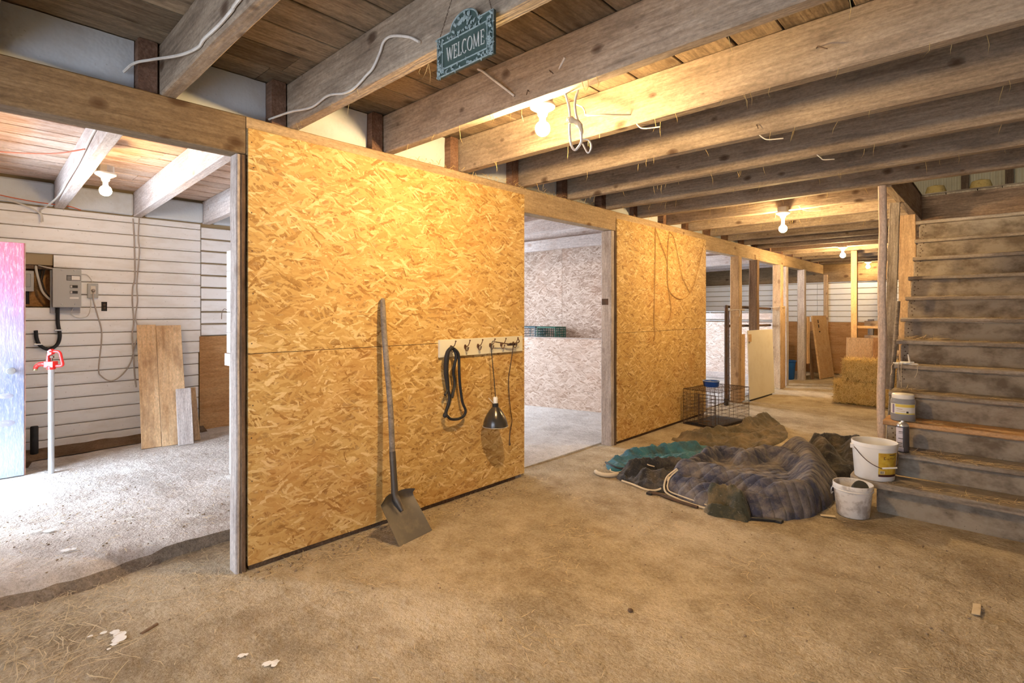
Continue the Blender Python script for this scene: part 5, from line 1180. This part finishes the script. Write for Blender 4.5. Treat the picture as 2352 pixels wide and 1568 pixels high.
# straw bales
def bale(loc, L, D, H, label, seed):
    t = thing('straw_bale', label, 'bale', loc, 0, 'straw bales'); rnd = random.Random(seed)
    b = MB(); n = (26, 14, 12); dims = (L, D, H)
    def face(ax, sg):
        a1, a2 = [k for k in range(3) if k != ax]; base = len(b.v)
        for i in range(n[a1] + 1):
            for j in range(n[a2] + 1):
                p = [0, 0, 0]; p[ax] = sg * dims[ax] / 2; p[a1] = (i / n[a1] - .5) * dims[a1]; p[a2] = (j / n[a2] - .5) * dims[a2]
                v = Vector(p); q = Vector((v.x / (L/2), v.y / (D/2), v.z / (H/2)))
                r_ = max(1e-6, (abs(q.x)**6 + abs(q.y)**6 + abs(q.z)**6) ** (1/6)); v = Vector((q.x / r_ * L/2, q.y / r_ * D/2, q.z / r_ * H/2))
                v += v.normalized() * .018 * noise.noise((p[0]*14 + seed, p[1]*14, p[2]*14))
                for bx_ in (-.22, .22):
                    v *= 1 - .05 * math.exp(-((p[0] - bx_ * L) / .02) ** 2)
                b.v.append((v.x, v.y, v.z + H / 2))
        w_ = n[a2] + 1
        for i in range(n[a1]):
            for j in range(n[a2]):
                a = base + i * w_ + j; b.f.append((a, a + 1, a + w_ + 1, a + w_))
    for ax in range(3):
        for sg in (-1, 1): face(ax, sg)
    o = b.build('bale_core', M['hay_core'], t, True)
    bm = bmesh.new(); bm.from_mesh(o.data); bmesh.ops.remove_doubles(bm, verts=bm.verts, dist=.0005); bmesh.ops.recalc_face_normals(bm, faces=bm.faces); bm.to_mesh(o.data); bm.free()
    s_ = MB()
    for k in range(3600):
        f = rnd.random()
        if f < .5: p = Vector((rnd.uniform(-L/2, L/2), -D/2, rnd.uniform(0, H))); nr_ = Vector((0, -1, 0))
        elif f < .72: p = Vector((-L/2, rnd.uniform(-D/2, D/2), rnd.uniform(0, H))); nr_ = Vector((-1, 0, 0))
        elif f < .80: p = Vector((L/2, rnd.uniform(-D/2, D/2), rnd.uniform(0, H))); nr_ = Vector((1, 0, 0))
        else: p = Vector((rnd.uniform(-L/2, L/2), rnd.uniform(-D/2, D/2), H)); nr_ = Vector((0, 0, 1))
        d = Vector((rnd.gauss(0, .6), rnd.gauss(0, .6), rnd.gauss(0, 1.0))); d = d - nr_ * d.dot(nr_) * .9 + nr_ * rnd.uniform(0, .35); d = d.normalized() * rnd.uniform(.03, .09)
        sd = d.cross(nr_); sd = sd.normalized() * .0022 if sd.length > 1e-6 else Vector((.002, 0, 0))
        p = p - nr_ * .006; m_ = p + d * .55 + nr_ * .008
        if p.z + d.z < .005: continue
        s_.add([p - sd, p + sd, m_ + sd, m_ - sd, p + d], [(0, 1, 2, 3), (3, 2, 4)])
    s_.build('straw', M['straw'], t)['kind'] = 'stuff'
    for bx_ in (-.22, .22):
        x_ = bx_ * L; MB().tube([(x_, -D/2 + .012, .02), (x_, -D/2 + .005, H/2), (x_, -D/2 + .012, H - .01), (x_, 0, H + .0), (x_, D/2 - .012, H - .01), (x_, D/2 - .012, .02)], .004, 6).build('tie_string', M['twine'], t)
bale((-1.50, 9.66, .003), .88, .46, .355, 'lower straw bale of the stack of two by the stairs', 5)
bale((-1.42, 9.70, .350), .82, .45, .34, 'upper straw bale of the stack of two by the stairs', 11)
# loft bales glimpsed through the stair opening
for (x, y, z, lb_) in ((-.81, 11.0, 2.803, 'tan round topped bale in the loft by the corrugated wall'), (-.26, 11.0, 2.803, 'tan bale in the loft under the sloping roof')):
    o = MB().lathe([(.11, 0), (.13, .05), (.135, .58), (.11, .66), (.0001, .69)], 18, x, y, z).build('loft_bale', M['hay_core'], smooth=True); tag(o, lb_, 'bale', 'loft bales')

# ================================================================== FLOOR LITTER
rs = random.Random(21); sl_ = MB()
def litter(mb, n, region, lmin, lmax, z=lambda x, y: .004, wdt=.0016):
    for _ in range(n):
        x, y = region(); a = rs.uniform(0, 2 * PI); L = rs.uniform(lmin, lmax) * rs.random() ** .6
        p = Vector((x, y, z(x, y) + rs.uniform(.001, .004))); d = Vector((math.cos(a), math.sin(a), rs.uniform(-.01, .10))) * L; sd = Vector((-math.sin(a), math.cos(a), .2)) * wdt * rs.uniform(.6, 1.3)
        bend = Vector((-math.sin(a), math.cos(a), 0)) * L * rs.uniform(-.12, .12) + Vector((0, 0, .0015)); m_ = p + d * .5 + bend
        mb.add([p - sd, p + sd, m_ + sd, m_ - sd, p + d + sd * .5, p + d - sd * .5], [(0, 1, 2, 3), (3, 2, 4, 5)])
flat_main = lambda x, y: .004
slab_z = lambda x, y: .083
litter(sl_, 900, lambda: (rs.uniform(-3.0, .4), rs.uniform(.2, 4.4)), .02, .07, flat_main)
litter(sl_, 700, lambda: (-3.02 + abs(rs.gauss(0, .14)), rs.uniform(1.15, 3.45)), .02, .10, flat_main)
litter(sl_, 750, lambda: (-3.30 + rs.gauss(0, .16), rs.uniform(-.2, 1.15)), .03, .13, flat_main)
litter(sl_, 260, lambda: (-3.0 + rs.gauss(0, .22), .25 + rs.gauss(0, .18)), .04, .22, flat_main)
for cx_, cy_, n_ in ((-2.0, 2.75, 60), (-1.9, 2.35, 40), (-1.55, 1.75, 45), (-2.5, 1.45, 40), (-1.1, 3.1, 40), (-2.3, 3.3, 40), (-.9, 2.6, 30), (-2.9, .95, 60), (-1.7, 3.2, 40)):
    litter(sl_, n_, lambda: (cx_ + rs.gauss(0, .10), cy_ + rs.gauss(0, .09)), .03, .13, flat_main)
litter(sl_, 250, lambda: (rs.uniform(-3, -1.0), rs.uniform(4.5, 9.5)), .03, .10, flat_main)
o = sl_.build('straw_litter', M['straw_dry']); tag(o, 'loose bits of straw strewn over the brown aisle floor', 'straw', kind='stuff')
sl2 = MB()
litter(sl2, 500, lambda: (rs.uniform(-4.6, -3.6), rs.uniform(-.2, 1.6)), .02, .09, slab_z)
litter(sl2, 260, lambda: (rs.uniform(-6.2, -4.4), rs.uniform(.0, 1.9)), .02, .08, slab_z)
o = sl2.build('slab_straw', M['straw_dry']); tag(o, 'loose bits of straw strewn over the pale slab of the left bay', 'straw', kind='stuff')
cl = MB()
def clods(n, region, z, r0, r1):
    for _ in range(n):
        x, y = region(); r = rs.uniform(r0, r1); n0 = len(cl.v); cl.ball((x, y, z + r * .25), r, 6, 4, .6)
        for k in range(n0, len(cl.v)):
            v = Vector(cl.v[k]); c = Vector((x, y, z)); cl.v[k] = tuple(c + (v - c) * (1 + .5 * noise.noise(v * 90)))
clods(260, lambda: (rs.uniform(-5.2, -3.6), rs.uniform(-.1, 1.6)), .082, .0015, .007)
clods(300, lambda: (rs.uniform(-3.4, .2), rs.uniform(.2, 4.4)), .003, .002, .007)
clods(120, lambda: (-3.0 + abs(rs.gauss(0, .08)), rs.uniform(1.1, 3.4)), .003, .003, .009)
o = cl.build('floor_crumbs', paint('crumbs', (.28, .21, .14), (.14, .10, .06), .5, .9, 20), smooth=True); tag(o, 'dark crumbs of dirt scattered on the floors', 'dirt', kind='stuff')
# white paint splashes, parts of the floors
m_spl = paint('white_splash', (.80, .79, .76), (.5, .44, .36), .5, .8, 25)
def splash(pts, rad, z, parent):
    b = MB()
    for (x, y), r in zip(pts, rad):
        n = 14; ring = [(x + r * (1 + .45 * noise.noise((x * 30 + math.cos(2*PI*k/n) * 2, y * 30 + math.sin(2*PI*k/n) * 2, 0))) * math.cos(2*PI*k/n), y + r * (1 + .45 * noise.noise((x * 31 + k, y * 17, 4))) * math.sin(2*PI*k/n), z) for k in range(n)]
        b.add(ring + [(x, y, z + .001)], [(k, (k + 1) % n, n) for k in range(n)])
        z += .0004
    return b.build('paint_splash', m_spl, parent)
splash([(-2.93, .43), (-2.92, .475), (-2.89, .51), (-2.85, .52), (-2.81, .51), (-2.785, .49)], [.010, .013, .018, .024, .026, .015], .0065, floor)
splash([(-2.763, .467)], [.008], .0065, floor)
splash([(-2.308, .833), (-2.30, .85)], [.014, .008], .0065, floor)
splash([(-2.18, .885), (-2.165, .91), (-2.15, .90)], [.018, .016, .012], .0065, floor)
splash([(-3.853, .455), (-3.84, .49)], [.022, .014], .091, fs)
splash([(-4.316, .376), (-4.27, .43), (-4.40, .50)], [.022, .028, .02], .091, fs)
o = board('wood_stick', (-2.805, .585, .005), (-.03, .068, .004), (.9, .4, 0), .075, .016, .014, M['post_dark'], None, 3, .002); tag(o, 'short dark piece of wood on the floor by the white splash', 'stick')
o = MB().ball((-1.30, 2.22, .008), .014, 8, 5, .6).build('pebble', M['dirt'], smooth=True); tag(o, 'small dark pebble in the middle of the aisle floor', 'pebble')
o = board('paper_scrap', (-.93, 4.15, .006), (.08, .03, .004), (-.03, .05, 0), .09, .035, .002, M['twine_pale'], None, 2, .001); tag(o, 'pale scrap of paper on the floor by the small bucket', 'scrap')
o = board('bark_scrap', (-.11, 3.30, .006), (.0, .10, .008), (.05, 0, .01), .10, .03, .004, M['straw_dry'], None, 3, .002); tag(o, 'pale curl of bark on the floor near the lower edge of the stairs', 'scrap')
# hay wisps caught under joists and boards
ws_ = MB()
for _ in range(170):
    k = rs.randrange(4, 14); y = JY[k] - rs.choice((.0, .07)) + rs.uniform(-.004, .004); x = rs.uniform(-3.0, .1); L = rs.uniform(.03, .10)
    if 5.4 < JY[k] < 7.7 and x > -.85: continue
    p = Vector((x, y, 2.503)); d = Vector((rs.uniform(-.4, .4), rs.uniform(-.4, .4), -1)).normalized() * L; sd = Vector((.0009, .0006, 0)); m_ = p + d * .5 + Vector((rs.uniform(-1, 1), rs.uniform(-1, 1), 0)) * L * .15
    ws_.add([p - sd, p + sd, m_ + sd, m_ - sd, p + d], [(0, 1, 2, 3), (3, 2, 4)])
for _ in range(160):
    p = Vector((-3.04 + rs.uniform(-.08, .06), rs.uniform(2.2, 4.4), 2.503)); d = Vector((rs.uniform(-1, 1), rs.uniform(-1, 1), rs.uniform(-.5, .3))).normalized() * rs.uniform(.03, .09); sd = Vector((.001, .0016, 0)); m_ = p + d * .5 + Vector((0, 0, .01))
    ws_.add([p - sd, p + sd, m_ + sd, m_ - sd, p + d], [(0, 1, 2, 3), (3, 2, 4)])
o = ws_.build('hay_wisps', M['straw']); tag(o, 'thin wisps of hay caught under the ceiling joists', 'hay', kind='stuff')
# nails left in the joists
for (x, k, z, dx_) in ((-1.62, 5, 2.60, .04), (-1.76, 5, 2.545, .01), (-.62, 6, 2.62, .05), (-1.10, 7, 2.56, .02)):
    y = JY[k] - .072; MB().tube([(x, y, z), (x + .01, y - .02, z - .002), (x + dx_, y - .03, z - .03)], .0022, 6).build('nail', M['rust'], ceil_)
